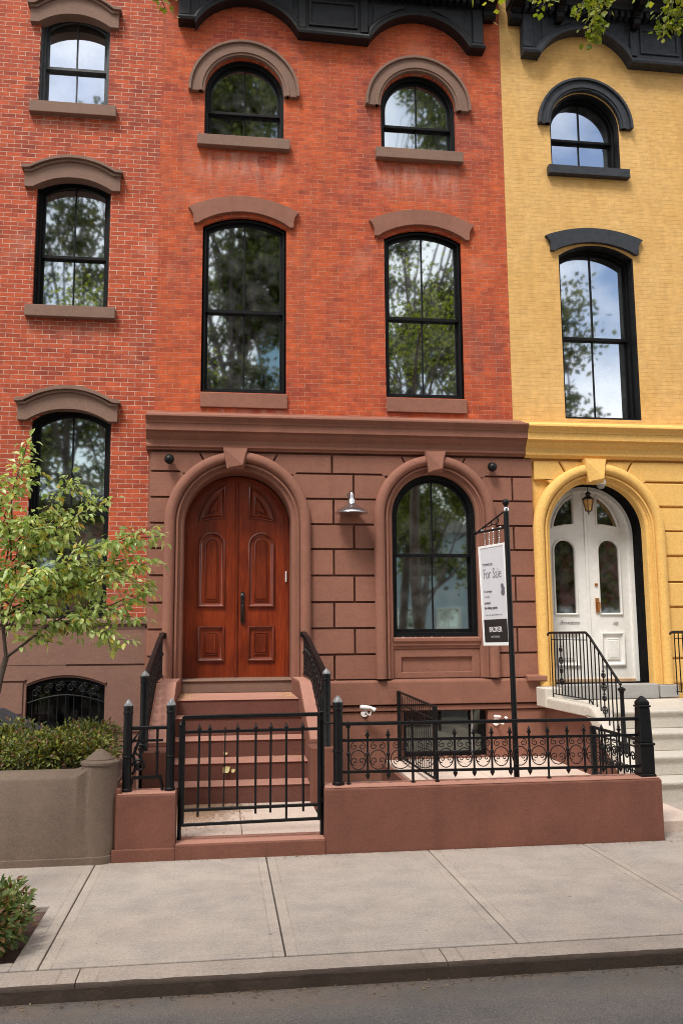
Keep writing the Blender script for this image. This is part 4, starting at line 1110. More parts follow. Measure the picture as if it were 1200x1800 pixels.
m = MB(); sbox(m,0,.03,0,H,-.017,.017); sbox(m,W-.03,W,0,H,-.017,.017); sbox(m,.03,W-.03,0,.025,-.017,.017); sbox(m,.03,W-.03,H-.03,H,-.017,.017); m.build('sign_frame', M['sign_frame'], sg, bevel=.003)
m = MB(); sbox(m,.034,W-.034,.745,H-.035,.0125,.0155); m.build('black_panel', M['sign_black'], sg)
def stext(body, size, mat, u, v, k=.0135, name='lettering', **kw):
    rot = Matrix((( e_u2.x, 0.027, e_n.x, 0),( e_u2.y, 0, e_n.y, 0),( e_u2.z, 1, e_n.z, 0),(0,0,0,1)))
    rot = Matrix(((e_u2.x,-.027,e_n.x,0),(e_u2.y,0,e_n.y,0),(e_u2.z,1,e_n.z,0),(0,0,0,1)))
    return text(name, body, size, mat, sg, rot, SP(u,v,k), **kw)
stext('TOWNHOUSE', .034, M['ink'], .055, .205, space=1.0, sx=.75)
stext('For Sale', .145, M['ink'], .06, .335, sx=.62, bold=-.002)
stext('To arrange', .036, M['ink'], .055, .475, sx=.82)
stext('a viewing', .032, M['ink_soft'], .055, .525, sx=.78)
stext('contact', .036, M['ink'], .055, .59, sx=.9, bold=.001)
stext('the listing agents', .036, M['ink'], .055, .64, sx=.85, bold=.001)
stext('shown by appointment only', .024, M['ink_soft'], .06, .705, sx=1.0)
stext('BROKER', .075, M['sign_frame'], .115, .87, k=.0165, sx=.72)
stext('real estate', .036, M['ink_soft'], .135, .925, k=.0165, sx=.95)
m = MB()
for (u,v,r) in ((.355,.42,.022),(.365,.45,.026),(.36,.485,.03)): 
    c = SP(u,v,.0128); m.rings([[c+e_u2*r*math.cos(2*PI*i/12)+Vector((0,0,1))*r*1.1*math.sin(2*PI*i/12)+e_n*kk for i in range(12)] for kk in (0,.001)], True, True)
m.build('emblem', M['ink'], sg)
m = MB()
for u in (.10,.17,.24,.33):
    a = SP(u,0,0); top = a.z+.145
    pts = []
    for i in range(19):
        t = i/18; pts.append((a.x+.012*math.sin(t*PI*4)*e_u.x, a.y+.02*math.sin(t*PI*4), a.z+.14*t))
    m.tube(pts, .0045, 6)
m.build('hanging_hook', M['chrome'], sg, smooth=60)

# ================================================================== WALL FITTINGS
la = thing('wall_lamp', 'galvanised gooseneck barn lamp on the wall between door and parlour window', 'lamp', (1.82,S,3.8))
m = MB(); c = (1.82,12.33,3.60)
m.lathe([(.24,0),(.243,.006),(.232,.026),(.19,.06),(.125,.10),(.072,.132),(.056,.155),(.052,.20),(.042,.215)], c, n=32)
m.build('lamp_shade', M['galv'], la, smooth=50)
m = MB(); m.lathe([(.0,.125),(.066,.118),(.12,.088),(.184,.050),(.228,.018),(.238,.002)], c, n=32); m.build('reflector', M['lamp_inside'], la, smooth=50)
m = MB(); m.tube([(1.82,12.33,3.79),(1.82,12.33,3.86),(1.82,12.35,3.91),(1.82,12.41,3.93),(1.82,12.47,3.91),(1.82,12.545,3.90)], .028, 10); m.lathe([(.055,0),(.055,.015),(.03,.02)], (1.82,12.55,3.90), dirv=(0,-1,0)); m.build('arm', M['chrome'], la, smooth=50)
m = MB(); m.lathe([(0,0),(.03,.008),(.042,.04),(.034,.08),(.02,.10)], (1.82,12.33,3.605), n=12); m.build('bulb', M['white_plastic'], la, smooth=60)
for x,z,lab in ((-.76,4.365,'black ball spotlight on the stone above left of the wooden door'),(3.945,4.335,'black ball spotlight on the stone above right of the arched parlour window')):
    t = thing('spotlight', lab, 'spotlight', (x,S,z), 'ball spotlights under the belt cornice')
    m = MB(); m.lathe([(0,-.075),(.035,-.07),(.06,-.045),(.07,0),(.064,.03),(.045,.055),(.02,.07),(0,.072)], (x,S-.12,z), dirv=(.25,-1,-.55), n=18); m.build('lamp_head', M['black_iron'], t, smooth=60)
    m = MB(); m.tube([(x,S-.09,z+.01),(x,S+.0,z+.02)], .018, 8); m.lathe([(.05,0),(.05,.012),(.02,.02)], (x,S+.0,z+.02), dirv=(0,-1,0)); m.build('mount', M['black_iron'], t, smooth=40)
for x,z,lab in ((2.02,.86,'white floodlight under the stone band left of the basement window'),(3.93,.70,'white floodlight behind the fence right of the basement window')):
    t = thing('floodlight', lab, 'floodlight', (x,S-.06,z), 'white outdoor floodlights')
    m = MB(); k_ = .82 if x < 3 else .5
    m.lathe([(r_*k_,h_*k_) for r_,h_ in [(.0,-.01),(.03,-.008),(.042,.02),(.038,.12),(.028,.19),(.0,.2)]], (x-.10,S-.20,z+.03), dirv=(1,-.1,-.08), n=14); m.lathe([(r_*k_,h_*k_) for r_,h_ in [(.0,0),(.022,.0),(.036,.05),(.04,.08),(.03,.082),(0,.06)]], (x+.045,S-.22,z+.02), dirv=(.9,-.3,-.55), n=14)
    m.build('lamp_head', M['white_plastic'], t, smooth=50)
    m = MB(); m.tube([(x-.05,S-.20,z+.0),(x-.01,S-.19,z-.06),(x+.03,S-.20,z-.085),(x+.05,S-.2,z-.02)], .014, 8); m.tube([(x+.0,S-.19,z-.07),(x-.02,S-.06,z-.07)], .016, 8); m.lathe([(.05,0),(.05,.02)], (x-.02,S-.01,z-.07), dirv=(0,-1,0)); m.build('mount', M['white_plastic'], t, smooth=50)
t = thing('hanging_lantern', 'small bronze lantern with amber glass hanging before the white door', 'lantern', (5.57,12.8,4.1))
x, y = 5.57, 12.8
m = MB(); m.tube([(x,y,4.17),(x,y,4.0)], .007, 6); m.lathe([(.0,.0),(.05,-.012),(.035,.01),(.015,.03)], (x,y,4.02), n=10); m.lathe([(.095,0),(.10,.01),(.06,.045),(.03,.06),(.04,.08),(.01,.09)], (x,y,3.92), n=6)
m.lathe([(.0,-.05),(.012,-.04),(.006,-.02),(.03,0),(.05,.012)], (x,y,3.735), n=6); m.build('lantern_cap', M['bronze'], t)
m = MB(); m.lathe([(.048,0),(.085,.175)], (x,y,3.745), n=6); m.build('glass', M['amber'], t)
m = MB()
for k in range(6): a = PI/3*k+.0; m.tube([(x+.05*math.cos(a),y+.05*math.sin(a),3.745),(x+.09*math.cos(a),y+.09*math.sin(a),3.92)], .006, 5)
m.build('ribs', M['bronze'], t)
t = thing('dome_camera', 'white dome camera under the keystone of the yellow arch', 'camera', (5.68,12.6,4.2))
m = MB(); m.lathe([(.075,.07),(.078,.03),(.07,0),(.066,-.005)], (5.68,12.56,4.12), n=18); m.build('housing', M['white_plastic'], t, smooth=40)
m = MB(); m.lathe([(.062,0),(.055,-.035),(.03,-.058),(0,-.064)], (5.68,12.56,4.115), n=18); m.build('dome', M['grey_base'], t, smooth=60)

# ================================================================== YELLOW HOUSE STOOP
ystp = thing('stoop', 'pale limestone stoop up to the white double door', 'stoop', (5.6,11,0))
n_ = [(9.40,.27),(9.78,.49),(10.17,.71),(10.56,.93)]
for i,(y,z) in enumerate(n_):
    m = MB(); zl = -.05 if i == 0 else n_[i-1][1]+.002; yb_ = S-.17 if i == 3 else S-.2
    # nosing: rounded lip and a cove under it
    m.prism([(y+.03,zl),(yb_,zl),(yb_,z),(y+.012,z),(y,z-.012),(y-.004,z-.03),(y+.006,z-.048),(y+.02,z-.055),(y+.03,z-.075)], 4.62 if i == 3 else 4.72, 6.9)
    m.build('landing' if i == 3 else 'step', M['limestone'], ystp, bevel=.006)
m = MB(); m.box(4.61,4.74,9.55,S-.2,-.05,.15); m.prism([(9.45,-.05),(10.62,.84),(12.34,.84),(12.34,-.05)], 4.60, 4.71); m.build('side_wall', M['brownstone_wall'], ystp)
m = MB(); m.prism([(S-.17,.845),(S-.17,1.0),(10.72,.955),(10.62,.93),(10.52,.85),(9.62,.22),(9.55,.06),(9.55,-.05),(9.36,-.05),(9.40,.25),(9.50,.34),(10.40,.95),(10.5,1.0),(S-.17,1.012),(S-.17,1.013),(10.45,1.013)][:9]+[(9.34,.0),(9.38,.27),(9.46,.36),(10.34,.96),(10.46,1.0),(10.6,1.008),(S-.17,1.012)][:7], 4.50, 4.66)
m2 = MB(); m2.prism([(S-.17,.86),(S-.17,1.005),(10.60,1.0),(10.46,.97),(10.36,.90),(9.46,.30),(9.36,.16),(9.34,-.05),(9.56,-.05),(9.60,.10),(9.70,.20),(10.52,.78),(10.62,.84),(10.70,.86)], 4.48, 4.72)
m2.build('stringer', M['limestone'], ystp, bevel=.03, seg=3)
m = MB(); m.box(4.47,4.73,12.0,12.38,.86,1.13); m.build('end_block', M['limestone'], ystp, bevel=.015)
m = MB(); m.plate(rect(0,1,0,1), [], 0, .01)  # placeholder mesh is never linked
def yrail(x, lab):
    t = thing('stoop_railing', lab, 'handrail', (x,11,1), 'handrails of the limestone stoop')
    zt = lambda y: 1.895 if y > 10.76 else 1.895-(10.76-y)*.665
    zb_ = lambda y: 1.06 if y > 10.72 else 1.06-(10.72-y)*.66
    m = MB(); m.tube([(x,12.12,1.86),(x,12.10,1.885),(x,12.02,1.895),(x,10.80,1.895),(x,10.70,1.855),(x,9.86,1.295)], .016, 8); m.build('top_rail', M['black_iron'], t, smooth=50)
    m = MB(); m.tube([(x,12.02,1.055),(x,10.74,1.06),(x,9.86,.48)], .009, 6); m.tube([(x,12.0,1.80),(x,10.80,1.80)], .006, 6); m.build('bottom_rail', M['black_iron'], t, smooth=50)
    ys_ = [12.0-.112*i for i in range(20)]
    for i,y in enumerate(ys_):
        m = MB(); m.tube([(x,y,zb_(y)-(.05 if i in (0,11) else 0)),(x,y,zt(y))], .0085, 6)
        m.build('baluster', M['black_iron'], t, smooth=40)
    for yc, k in ((11.66,0),(10.32,1)):
        m = MB(); z0 = zb_(yc); h_ = zt(yc)-z0
        for j in range(4):
            for s in (-1,1): scroll2(m, yc+s*.026, z0+h_*(.22+.17*j), .045, x, 1.2, PI/2 if j % 2 else -PI/2, s, .0085, 14, 'Y')
        m.build('scroll', M['black_iron'], t, smooth=60)
    m = MB(); m.tube([(x,9.84,.10),(x,9.84,.62),(x,9.84,.66),(x,9.84,1.18),(x,9.84,1.22)], [.055,.055,.03,.022,.03], 10); m.lathe([(.03,0),(.045,.01),(.045,.03),(.01,.05)], (x,9.84,1.22), n=10); m.build('newel', M['black_iron'], t, smooth=40)
yrail(4.58, 'thin black iron handrail on the left side of the limestone stoop')
yrail(6.42, 'thin black iron handrail cut by the right edge of the photo')

# ================================================================== GROUND
m = MB(); n = m.addv([(-400,-400,-.13),(400,-400,-.13),(400,400,-.13),(-400,400,-.13)]); m.f.append((n,n+1,n+2,n+3)); struct(m.build('ground', M['joint']))
m = MB(); n = m.addv([(-60,-2.6,-.09),(60,-2.6,-.09),(60,5.36,-.098),(-60,5.36,-.098)])
# fine strip near the kerb so the road has its small unevenness
m.f.append((n,n+1,n+2,n+3)); struct(m.build('road', M['asphalt']))
# kerb
m = MB()
xs = [-14.5+2.11*i-.006 for i in range(16)]
xs = [-.785+2.115*i for i in range(-8,10)]
m = MB(); mf = MB()
def jit(x, k, a): return a*noise.noise(Vector((x*7.3,k*3.1,0)))+a*.6*noise.noise(Vector((x*31,k*5.7,2)))
for a,b in zip(xs,xs[1:]):
    n = 90 if -4 < b and a < 6 else 6
    rg = []; rf_ = []
    for i in range(n+1):
        x = a+.004+(b-a-.008)*i/n
        e = jit(x,1,.003); h = jit(x,2,.0025)
        rg.append([(x,5.356,-.2),(x,5.550,-.2),(x,5.550,-.002),(x,5.372+e,-.003+h*.3),(x,5.356+e,-.010+h)])
        rf_.append([(x,5.330,-.2),(x,5.3555,-.2),(x,5.3555+e,-.010+h),(x,5.345+e,-.013+h),(x,5.334+jit(x,3,.004),-.026+h),(x,5.330+jit(x,4,.005),-.06)])
    m.rings(rg, True, True); mf.rings(rf_, True, True)
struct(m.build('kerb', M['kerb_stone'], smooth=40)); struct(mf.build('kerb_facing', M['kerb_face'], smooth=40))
m = MB(); m.box(-18,18,5.33,5.56,-.3,-.03); struct(m.build('kerb_bed', M['kerb_face']))
# slabs
m = MB()
js = [-1.03+1.43*i for i in range(-7,9)]
for a,b in zip(js,js[1:]):
    a2, b2 = a+.005, b-.005
    if b < -1.0 and a > -2.6:    # slab with the tree pit
        m.box(a2,b2,6.80,7.94,-.1,0); m.box(-1.19,b2,5.572,6.80,-.1,0); m.box(a2,-1.19,5.572,5.70,-.1,0)
    else: m.box(a2,b2,5.572,7.955,-.1,0)
struct(m.build('sidewalk', M['sidewalk'], bevel=.006, seg=2))
# tooled borders of the slabs
m = MB()
m.prism([(7.969,0.0),(9.36,.05),(9.36,-.05),(7.969,-.1)], 4.07, 9); m.prism([(9.36,-.1),(12.4,-.1),(12.4,.06),(9.36,.052)], 4.75, 9)
struct(m.build('forecourt', M['sidewalk'], bevel=.006))
m = MB(); m.box(-60,60,-5.2,-2.6,-.12,0.02); struct(m.build('pavement_opposite', M['sidewalk']))
m = MB(); m.box(-2.62,-1.19,5.70,6.80,-.1,-.035); struct(m.build('soil', M['soil']))
m = MB(); rq = random.Random(4)
for i in range(9000):
    x = -.50+abs(rq.gauss(0,.30)); y = 9.74-abs(rq.gauss(0,.42))
    if x > .9 or y < 8.3: continue
    r = rq.uniform(.003,.010); a0 = rq.random()*6; z = .1185+(y-8.2)*.006+rq.random()*.004
    n = m.addv([(x+r*math.cos(a0+k*1.05)*rq.uniform(.6,1.2), y+r*math.sin(a0+k*1.05)*1.3*rq.uniform(.6,1.2), z) for k in range(6)]); m.f.append(tuple(range(n,n+6)))
struct(m.build('silt', M['silt']), 'stuff')
# yard paving with the sunken areaway
m = MB()
for x0,x1,y0,y1 in ((-.52,.20,8.215,9.755),(.206,.97,8.215,9.755),(1.2,2.3,8.215,9.3),(2.306,3.3,8.215,9.9),(3.306,4.6,8.215,9.9),(2.306,3.3,9.906,11.2),(3.306,4.6,9.906,11.2),(2.306,3.3,11.206,12.53),(3.306,4.6,11.206,12.53),(1.2,2.3,9.306,10.25)):
    m.prism([(y0,-.02),(y1,-.02),(y1,.115+(y1-8.2)*.006),(y0,.115+(y0-8.2)*.006)], x0, x1)
struct(m.build('paved_yard', M['flag'], bevel=.006))
m = MB(); m.box(1.0,2.3,10.2,12.55,-1.45,-1.4); m.box(2.24,2.3,10.25,12.55,-1.4,.10); m.box(1.2,2.24,10.2,10.25,-1.4,.10); m.box(1.19,1.2,10.25,12.5,-1.4,.12); struct(m.build('areaway', M['brownstone_wall']))

# ================================================================== PLANTER
pl = thing('planter_wall', 'grey-brown cement planter wall with a round capped pier at its end', 'planter', (-2,8,0))
def wallsec(x):   # front y, top front z, back
    u = max(0, min(1, (x+1.26)/.2)); lift = .10*(u*u*(3-2*u))
    return lift
rg = []
for i in range(40):
    x = -6.6+(5.62*i/39) if i < 20 else -1.5+.50*(i-20)/19
    if i < 20: x = -6.6+(5.1*i/19)
    l = wallsec(x)
    rg.append([(x,7.915,-.02),(x,7.915,.055),(x,7.928,.06),(x,7.925,.69+l),(x,7.94,.71+l),(x,8.22,.745+l),(x,8.235,.73+l),(x,8.235,-.02)])
m = MB(); m.rings(rg, True, True); m.build('wall', M['planter'], pl, smooth=40)
m = MB(); m.lathe([(.165,-.02),(.165,.06),(.158,.065),(.155,.80),(.165,.805),(.165,.825),(.12,.84),(.12,.848),(.06,.90),(.02,.925),(0,.93)], (-1.03,8.07,0), n=32)
m.build('pier', M['planter'], pl, smooth=35)
m = MB(); m.box(-.90,-.84,8.0,9.4,-.02,.60); m.build('side_wall', M['brownstone_wall'], pl, bevel=.01)
m = MB(); m.prism([(8.235,.5),(9.9,.5),(9.9,.60),(8.235,.62)], -6.6, -.90); struct(m.build('planter_soil', M['soil']))
# lid of something black behind the hedge
bl = thing('hatch_cover', 'black sloped cover poking up behind the clipped hedge', 'cover', (-2.4,10.2,.6))
m = MB(); m.prism([(-2.75,1.10),(-2.42,1.10),(-1.98,.87),(-1.98,.3),(-2.75,.3)], 9.9, 10.6, 'Y'); m.build('lid', M['blue_black'], bl, bevel=.015, seg=2)

# ================================================================== FOLIAGE
def leaf6(mb, p, d, nrm, L, w, fold=.25, droop=.2):
    """folded pointed leaf: 6 vertices, two halves"""
    d = d.normalized(); s = d.cross(nrm)
    if s.length < 1e-4: s = d.orthogonal()
    s = s.normalized(); n = s.cross(d).normalized()
    a = p; b = p+d*L*.42-n*droop*L*.1; c = p+d*L-n*droop*L*.6
    l1 = p+d*L*.36+s*w*.5+n*w*fold; r1 = p+d*L*.36-s*w*.5+n*w*fold
    l2 = p+d*L*.70+s*w*.36+n*w*fold*.5-n*droop*L*.25; r2 = p+d*L*.70-s*w*.36+n*w*fold*.5-n*droop*L*.25
    k = mb.addv([a,l1,l2,c,r2,r1,b])
    mb.f += [(k,k+1,k+2,k+6),(k+6,k+2,k+3),(k,k+6,k+4,k+5),(k+6,k+3,k+4)]
def kite(mb, p, L, w, rnd):
    d = Vector((rnd.gauss(0,1),rnd.gauss(0,1),rnd.gauss(-.2,.7))).normalized(); s = d.orthogonal().normalized()
    s = Matrix.Rotation(rnd.random()*PI*2,3,d) @ s
    k = mb.addv([p,p+d*L*.45+s*w/2,p+d*L,p+d*L*.45-s*w/2]); mb.f.append((k,k+1,k+2,k+3))
def limb(a, b, rnd, bend=.15, n=6):
    a = Vector(a); b = Vector(b); L = (b-a).length
    o = Vector((rnd.uniform(-1,1),rnd.uniform(-1,1),rnd.uniform(-.2,.8)))*bend*L
    o2 = Vector((rnd.uniform(-1,1),rnd.uniform(-1,1),rnd.uniform(-1,1)))*bend*L*.4
    return [a.lerp(b,t)+o*math.sin(PI*t)+o2*math.sin(2*PI*t) for t in [i/n for i in range(n+1)]]

# young tree in the planter
rnd = random.Random(21)
yt = thing('young_tree', 'young slender tree with pale green leaves growing in the planter', 'tree', (-2.12,8.65,.6))
m = MB(); lv = MB()
base = Vector((-2.14,8.65,.55))
fork = Vector((-1.985,8.65,1.71))
m.tube([base,(-2.08,8.65,1.2),(-2.02,8.65,1.55),fork], [.036,.030,.027,.026], 8)
def twigleaves(path, n0, dens, Lr, spread, start=.25):
    path = [Vector(p) for p in path]; T = len(path)-1
    for i in range(n0):
        t = start+(1-start)*(i+rnd.random())/n0
        k = min(int(t*T), T-1); q = path[k].lerp(path[k+1], t*T-k)
        d = (path[k+1]-path[k]).normalized()
        for j in range(dens):
            az = Vector((rnd.gauss(0,1),rnd.gauss(0,1),rnd.gauss(0,.6))).normalized()
            off = (az-d*az.dot(d)*.4).normalized()
            pt = q+off*rnd.uniform(.01,spread)
            dr_ = (off*.8+d*.5+Vector((0,0,-.55+rnd.gauss(0,.25)))).normalized()
            nr = Vector((rnd.gauss(0,.45),rnd.gauss(-.35,.4),1)).normalized()
            Ln = rnd.uniform(*Lr); leaf6(lv, pt, dr_, nr, Ln, Ln*rnd.uniform(.42,.6), rnd.uniform(.05,.3), rnd.uniform(0,.5))
targets = [  # (start, end, r0)
 (fork,(-1.96,8.62,3.0),.020), (fork,(-1.28,8.6,2.16),.016), ((-1.99,8.65,2.1),(-.93,8.55,2.62),.012), ((-1.98,8.65,2.3),(-.54,8.5,2.84),.012),
 ((-1.97,8.64,2.5),(-1.15,8.55,3.15),.011), ((-1.97,8.63,2.7),(-1.45,8.6,3.42),.010), ((-1.96,8.62,2.9),(-1.86,8.6,3.78),.010), ((-1.28,8.6,2.16),(-.86,8.5,2.06),.009),
 ((-1.5,8.62,2.05),(-.98,8.55,1.82),.009), ((-1.6,8.62,2.0),(-.66,8.5,2.36),.009),((-1.99,8.65,2.15),(-.62,8.52,2.62),.011), ((-1.97,8.6,2.4),(-2.5,8.5,3.2),.010), ((-1.97,8.6,2.2),(-2.5,8.4,2.7),.010),
 ((-1.98,8.6,2.0),(-1.55,8.25,2.55),.009), ((-1.97,8.65,2.6),(-1.62,8.9,3.1),.009), ((-1.98,8.65,2.0),(-1.3,8.85,2.6),.009), ((-1.97,8.6,2.6),(-2.2,8.5,3.5),.010),((-1.98,8.6,2.1),(-1.75,8.35,3.0),.009),((-1.99,8.6,1.9),(-1.6,8.4,2.2),.009),((-2.0,8.6,2.0),(-2.3,8.4,2.2),.009)]
for a,b,r in targets:
    pth = limb(a,b,rnd,.09,7); m.tube(pth, [r*(1-.75*i/7) for i in range(8)], 6)
    Lg = (Vector(b)-Vector(a)).length
    twigleaves(pth, int(Lg*42), 3, (.045,.10), .11, .22)
    for k in range(int(Lg*9)):
        t = rnd.uniform(.3,1.0); q = pth[min(int(t*7),6)]
        e = q+Vector((rnd.uniform(-.05,.33),rnd.gauss(0,.16),rnd.uniform(-.16,.14)))
        sp = limb(q,e,rnd,.1,4); m.tube(sp, [.0045,.004,.0035,.003,.002], 5)
        twigleaves(sp, 7, 2, (.045,.095), .06, .2)
m.build('trunk', M['bark'], yt, smooth=60)
lv.build('crown', M['leaf_young'], yt, recalc=False)

def hedge_clump(name, mat, label, cat, cx0, cx1, cy0, cy1, z0, z1, nl, seed, ls, lumps):
    rr = random.Random(seed)
    t = thing(name, label, cat, ((cx0+cx1)/2,(cy0+cy1)/2,z0))
    mb = MB(); sm = MB()
    cs = []
    for i in range(lumps):
        x = rr.uniform(cx0,cx1); y = rr.uniform(cy0,cy1); hgt = (z1-z0)*rr.uniform(.62,1.0)
        cs.append((x,y,hgt,rr.uniform(.14,.24)))
        sm.tube(limb((x,y,z0-.05),(x+rr.uniform(-.1,.1),y,z0+hgt*.8),rr,.1,4), [.008,.007,.006,.005,.003], 5)
    for i in range(nl):
        x,y,hgt,r = cs[rr.randrange(lumps)]
        a = Vector((rr.gauss(0,1),rr.gauss(0,1),rr.gauss(.25,1))).normalized()
        q = rr.random()**.35
        p = Vector((x,y,z0+hgt*.55))+Vector((a.x*r*q*1.15,a.y*r*q*1.15,a.z*hgt*.5*q))
        if p.z < z0: p.z = z0+rr.random()*.05
        d = (a+Vector((rr.gauss(0,.6),rr.gauss(0,.6),rr.gauss(.2,.5)))).normalized(); L = rr.uniform(*ls)
        leaf6(mb, p, d, Vector((rr.gauss(0,.5),rr.gauss(-.3,.5),1)), L, L*.5, .2, .3)
    sm.build('stems', M['bark'], t, smooth=60)
    mb.build('foliage', mat, t, recalc=False)
    return t
hedge_clump('hedge', M['leaf_hedge'], 'clipped bushy green hedge in the cement planter', 'hedge', -3.3,-1.08,8.42,9.5,.64,1.10,17000,5,(.03,.055),70)
hedge_clump('shrub', M['leaf_shrub'], 'small leafy shrub in the tree pit by the kerb', 'shrub', -1.64,-1.36,5.84,6.32,-.03,.36,3800,9,(.035,.065),12)

# street trees: trunk off to the side, crowns above the picture, some sprigs hanging into it
def tree(name, label, cat, base, trunk_top, r0, blobs, nleaf, ls, mat, seed, group=None, sprigs=(), ratio=.5, lo=(7,9)):
    rr = random.Random(seed)
    t = thing(name, label, cat, base, group)
    tk = MB(); lf = MB(); base = Vector(base); tt = Vector(trunk_top)
    pth = limb(base, tt, rr, .03, 8); tk.tube(pth, [r0*(1.25 if i == 0 else 1-.45*i/8) for i in range(9)], 10)
    tot = sum(b[3]**2 for b in blobs)
    for (x,y,z,r) in blobs:
        st_ = pth[rr.randrange(*lo)]; e = Vector((x,y,z))
        lp = limb(st_, e, rr, .1, 6); tk.tube(lp, [r0*.42*(1-.85*i/6) for i in range(7)], 6)
        subs = []
        for k in range(9):
            a = Vector((rr.gauss(0,1),rr.gauss(0,1),rr.gauss(.1,.8))).normalized()*r*rr.uniform(.55,1.0)
            q = e+a; tk.tube(limb(lp[4] if k % 2 else e, q, rr, .12, 4), [r0*.1,r0*.08,r0*.06,r0*.05,r0*.02], 5); subs.append(q)
        for i in range(int(nleaf*r*r/tot)):
            c = subs[rr.randrange(len(subs))]
            p = c+Vector((rr.gauss(0,1),rr.gauss(0,1),rr.gauss(0,.75)))*r*.24
            kite(lf, p, rr.uniform(*ls), rr.uniform(*ls)*ratio, rr)
    for (a,b,nl,rad,lsz) in sprigs:
        tk.tube(limb(a,b,rr,.05,5), [.012,.010,.008,.006,.004,.003], 5)
        a = Vector(a); b = Vector(b)
        for i in range(nl):
            tt_ = rr.random()**.7; q = a.lerp(b,.3+.7*tt_)
            p = q+Vector((rr.gauss(0,1),rr.gauss(0,1),rr.gauss(0,1)))*rad*(1.15-.7*tt_)
            L = rr.uniform(*lsz); d = Vector((rr.gauss(0,.7),rr.gauss(0,.7),-.6+rr.gauss(0,.4)))
            leaf6(lf, p, d, Vector((rr.gauss(0,.6),rr.gauss(-.4,.5),.8)), L, L*.78, .12, .3)
    tk.build('trunk', M['bark'], t, smooth=60); lf.build('crown', mat, t, recalc=False)
    return t
tree('street_tree', 'yellow-green street tree whose leafy sprigs hang into the upper right corner', 'tree', (4.6,6.15,-.03), (4.4,6.2,6.3), .15,
     [(3.6,6.4,8.3,1.2),(5.2,6.0,8.6,1.4),(4.6,7.0,9.3,1.2)], 3200, (.06,.11), M['leaf_street'], 31,
     sprigs=[((3.2,6.3,7.6),(2.90,6.2,6.66),230,.062,(.035,.06)),((3.1,6.3,7.5),(2.78,6.2,6.84),50,.03,(.03,.05)),((3.9,6.2,7.8),(3.52,6.2,6.76),150,.065,(.035,.06)),((4.0,6.2,7.7),(3.66,6.2,6.80),110,.06,(.035,.06)),((3.0,6.4,7.6),(2.50,6.2,6.90),30,.05,(.03,.05)),((2.9,6.4,7.5),(2.42,6.2,6.93),18,.04,(.03,.05))], ratio=.8)
tree('street_tree', 'street tree whose yellowing sprig hangs into the top edge left of centre', 'tree', (-2.35,6.25,-.03), (-2.4,6.2,6.6), .14,
     [(-1.5,6.0,8.4,1.1),(-3.2,6.0,8.6,1.3)], 1900, (.06,.11), M['leaf_street'], 33,
     sprigs=[((-.7,6.2,7.3),(-.46,6.2,6.57),60,.05,(.035,.055)),((-.85,6.2,7.2),(-.50,6.2,6.68),30,.05,(.03,.05))], ratio=.8)

# across the street: what the windows mirror
rr = random.Random(3)
def bigtree(base, h, spread, nb, nleaf, seed, lab, zlo=.2, dens=1.0, shift=0):
    r2 = random.Random(seed); bl_ = []
    for i in range(nb):
        a = r2.random()*2*PI; q = math.sqrt(r2.random())*spread
        zz = h*(zlo+(.97-zlo)*(i+.5)/nb); sh_ = math.sqrt(max(.12, 1-max(0,(zz/h-.5)/.55)**2))
        if base[0] == .4 and 9.0 < zz < 13.5 and q*math.cos(a)*sh_ > 1.0: continue
        bl_.append((base[0]+shift+math.cos(a)*q*sh_, base[1]+math.sin(a)*q*sh_*.7, zz, r2.uniform(.9,1.7)*dens))
    return tree('shade_tree', lab, 'tree', base, (base[0]+.3,base[1],h*.55), .16, bl_, nleaf, (.14,.30), M['leaf_dark'], seed+1, 'shade trees across the street', ratio=.65, lo=(5,9))
bigtree((.4,-4.0,0), 23.5, 3.6, 48, 50000, 101, 'tall shade tree across the street mirrored in the windows above the wooden door')
bigtree((6.0,-4.4,0), 23, 3.4, 36, 32000, 103, 'loose shade tree across the street mirrored in the parlour window', .16, 1.0, 1.6)
bigtree((-5.4,-4.2,0), 21, 3.0, 26, 24000, 105, 'shade tree across the street mirrored in the far left windows', .16)
bigtree((12.0,-4.6,0), 14.5, 1.9, 14, 9000, 107, 'small shade tree across the street mirrored in the yellow house windows')
tree('shade_tree', 'low yellow-green tree across the street mirrored in the top of the parlour window', 'tree', (6.4,-3.7,0), (6.9,-3.7,4.2), .16,
     [(6.3,-3.6,5.4,1.1),(7.4,-3.8,5.9,1.2),(8.4,-3.6,6.1,1.1),(7.0,-3.7,7.0,1.3),(8.2,-3.8,7.3,1.2),(6.0,-3.6,6.6,1.0),(8.9,-3.7,4.9,.7),(6.6,-3.6,8.2,1.1)], 9000, (.10,.20), M['leaf_mirror'], 61, 'shade trees across the street', ratio=.6, lo=(4,9))
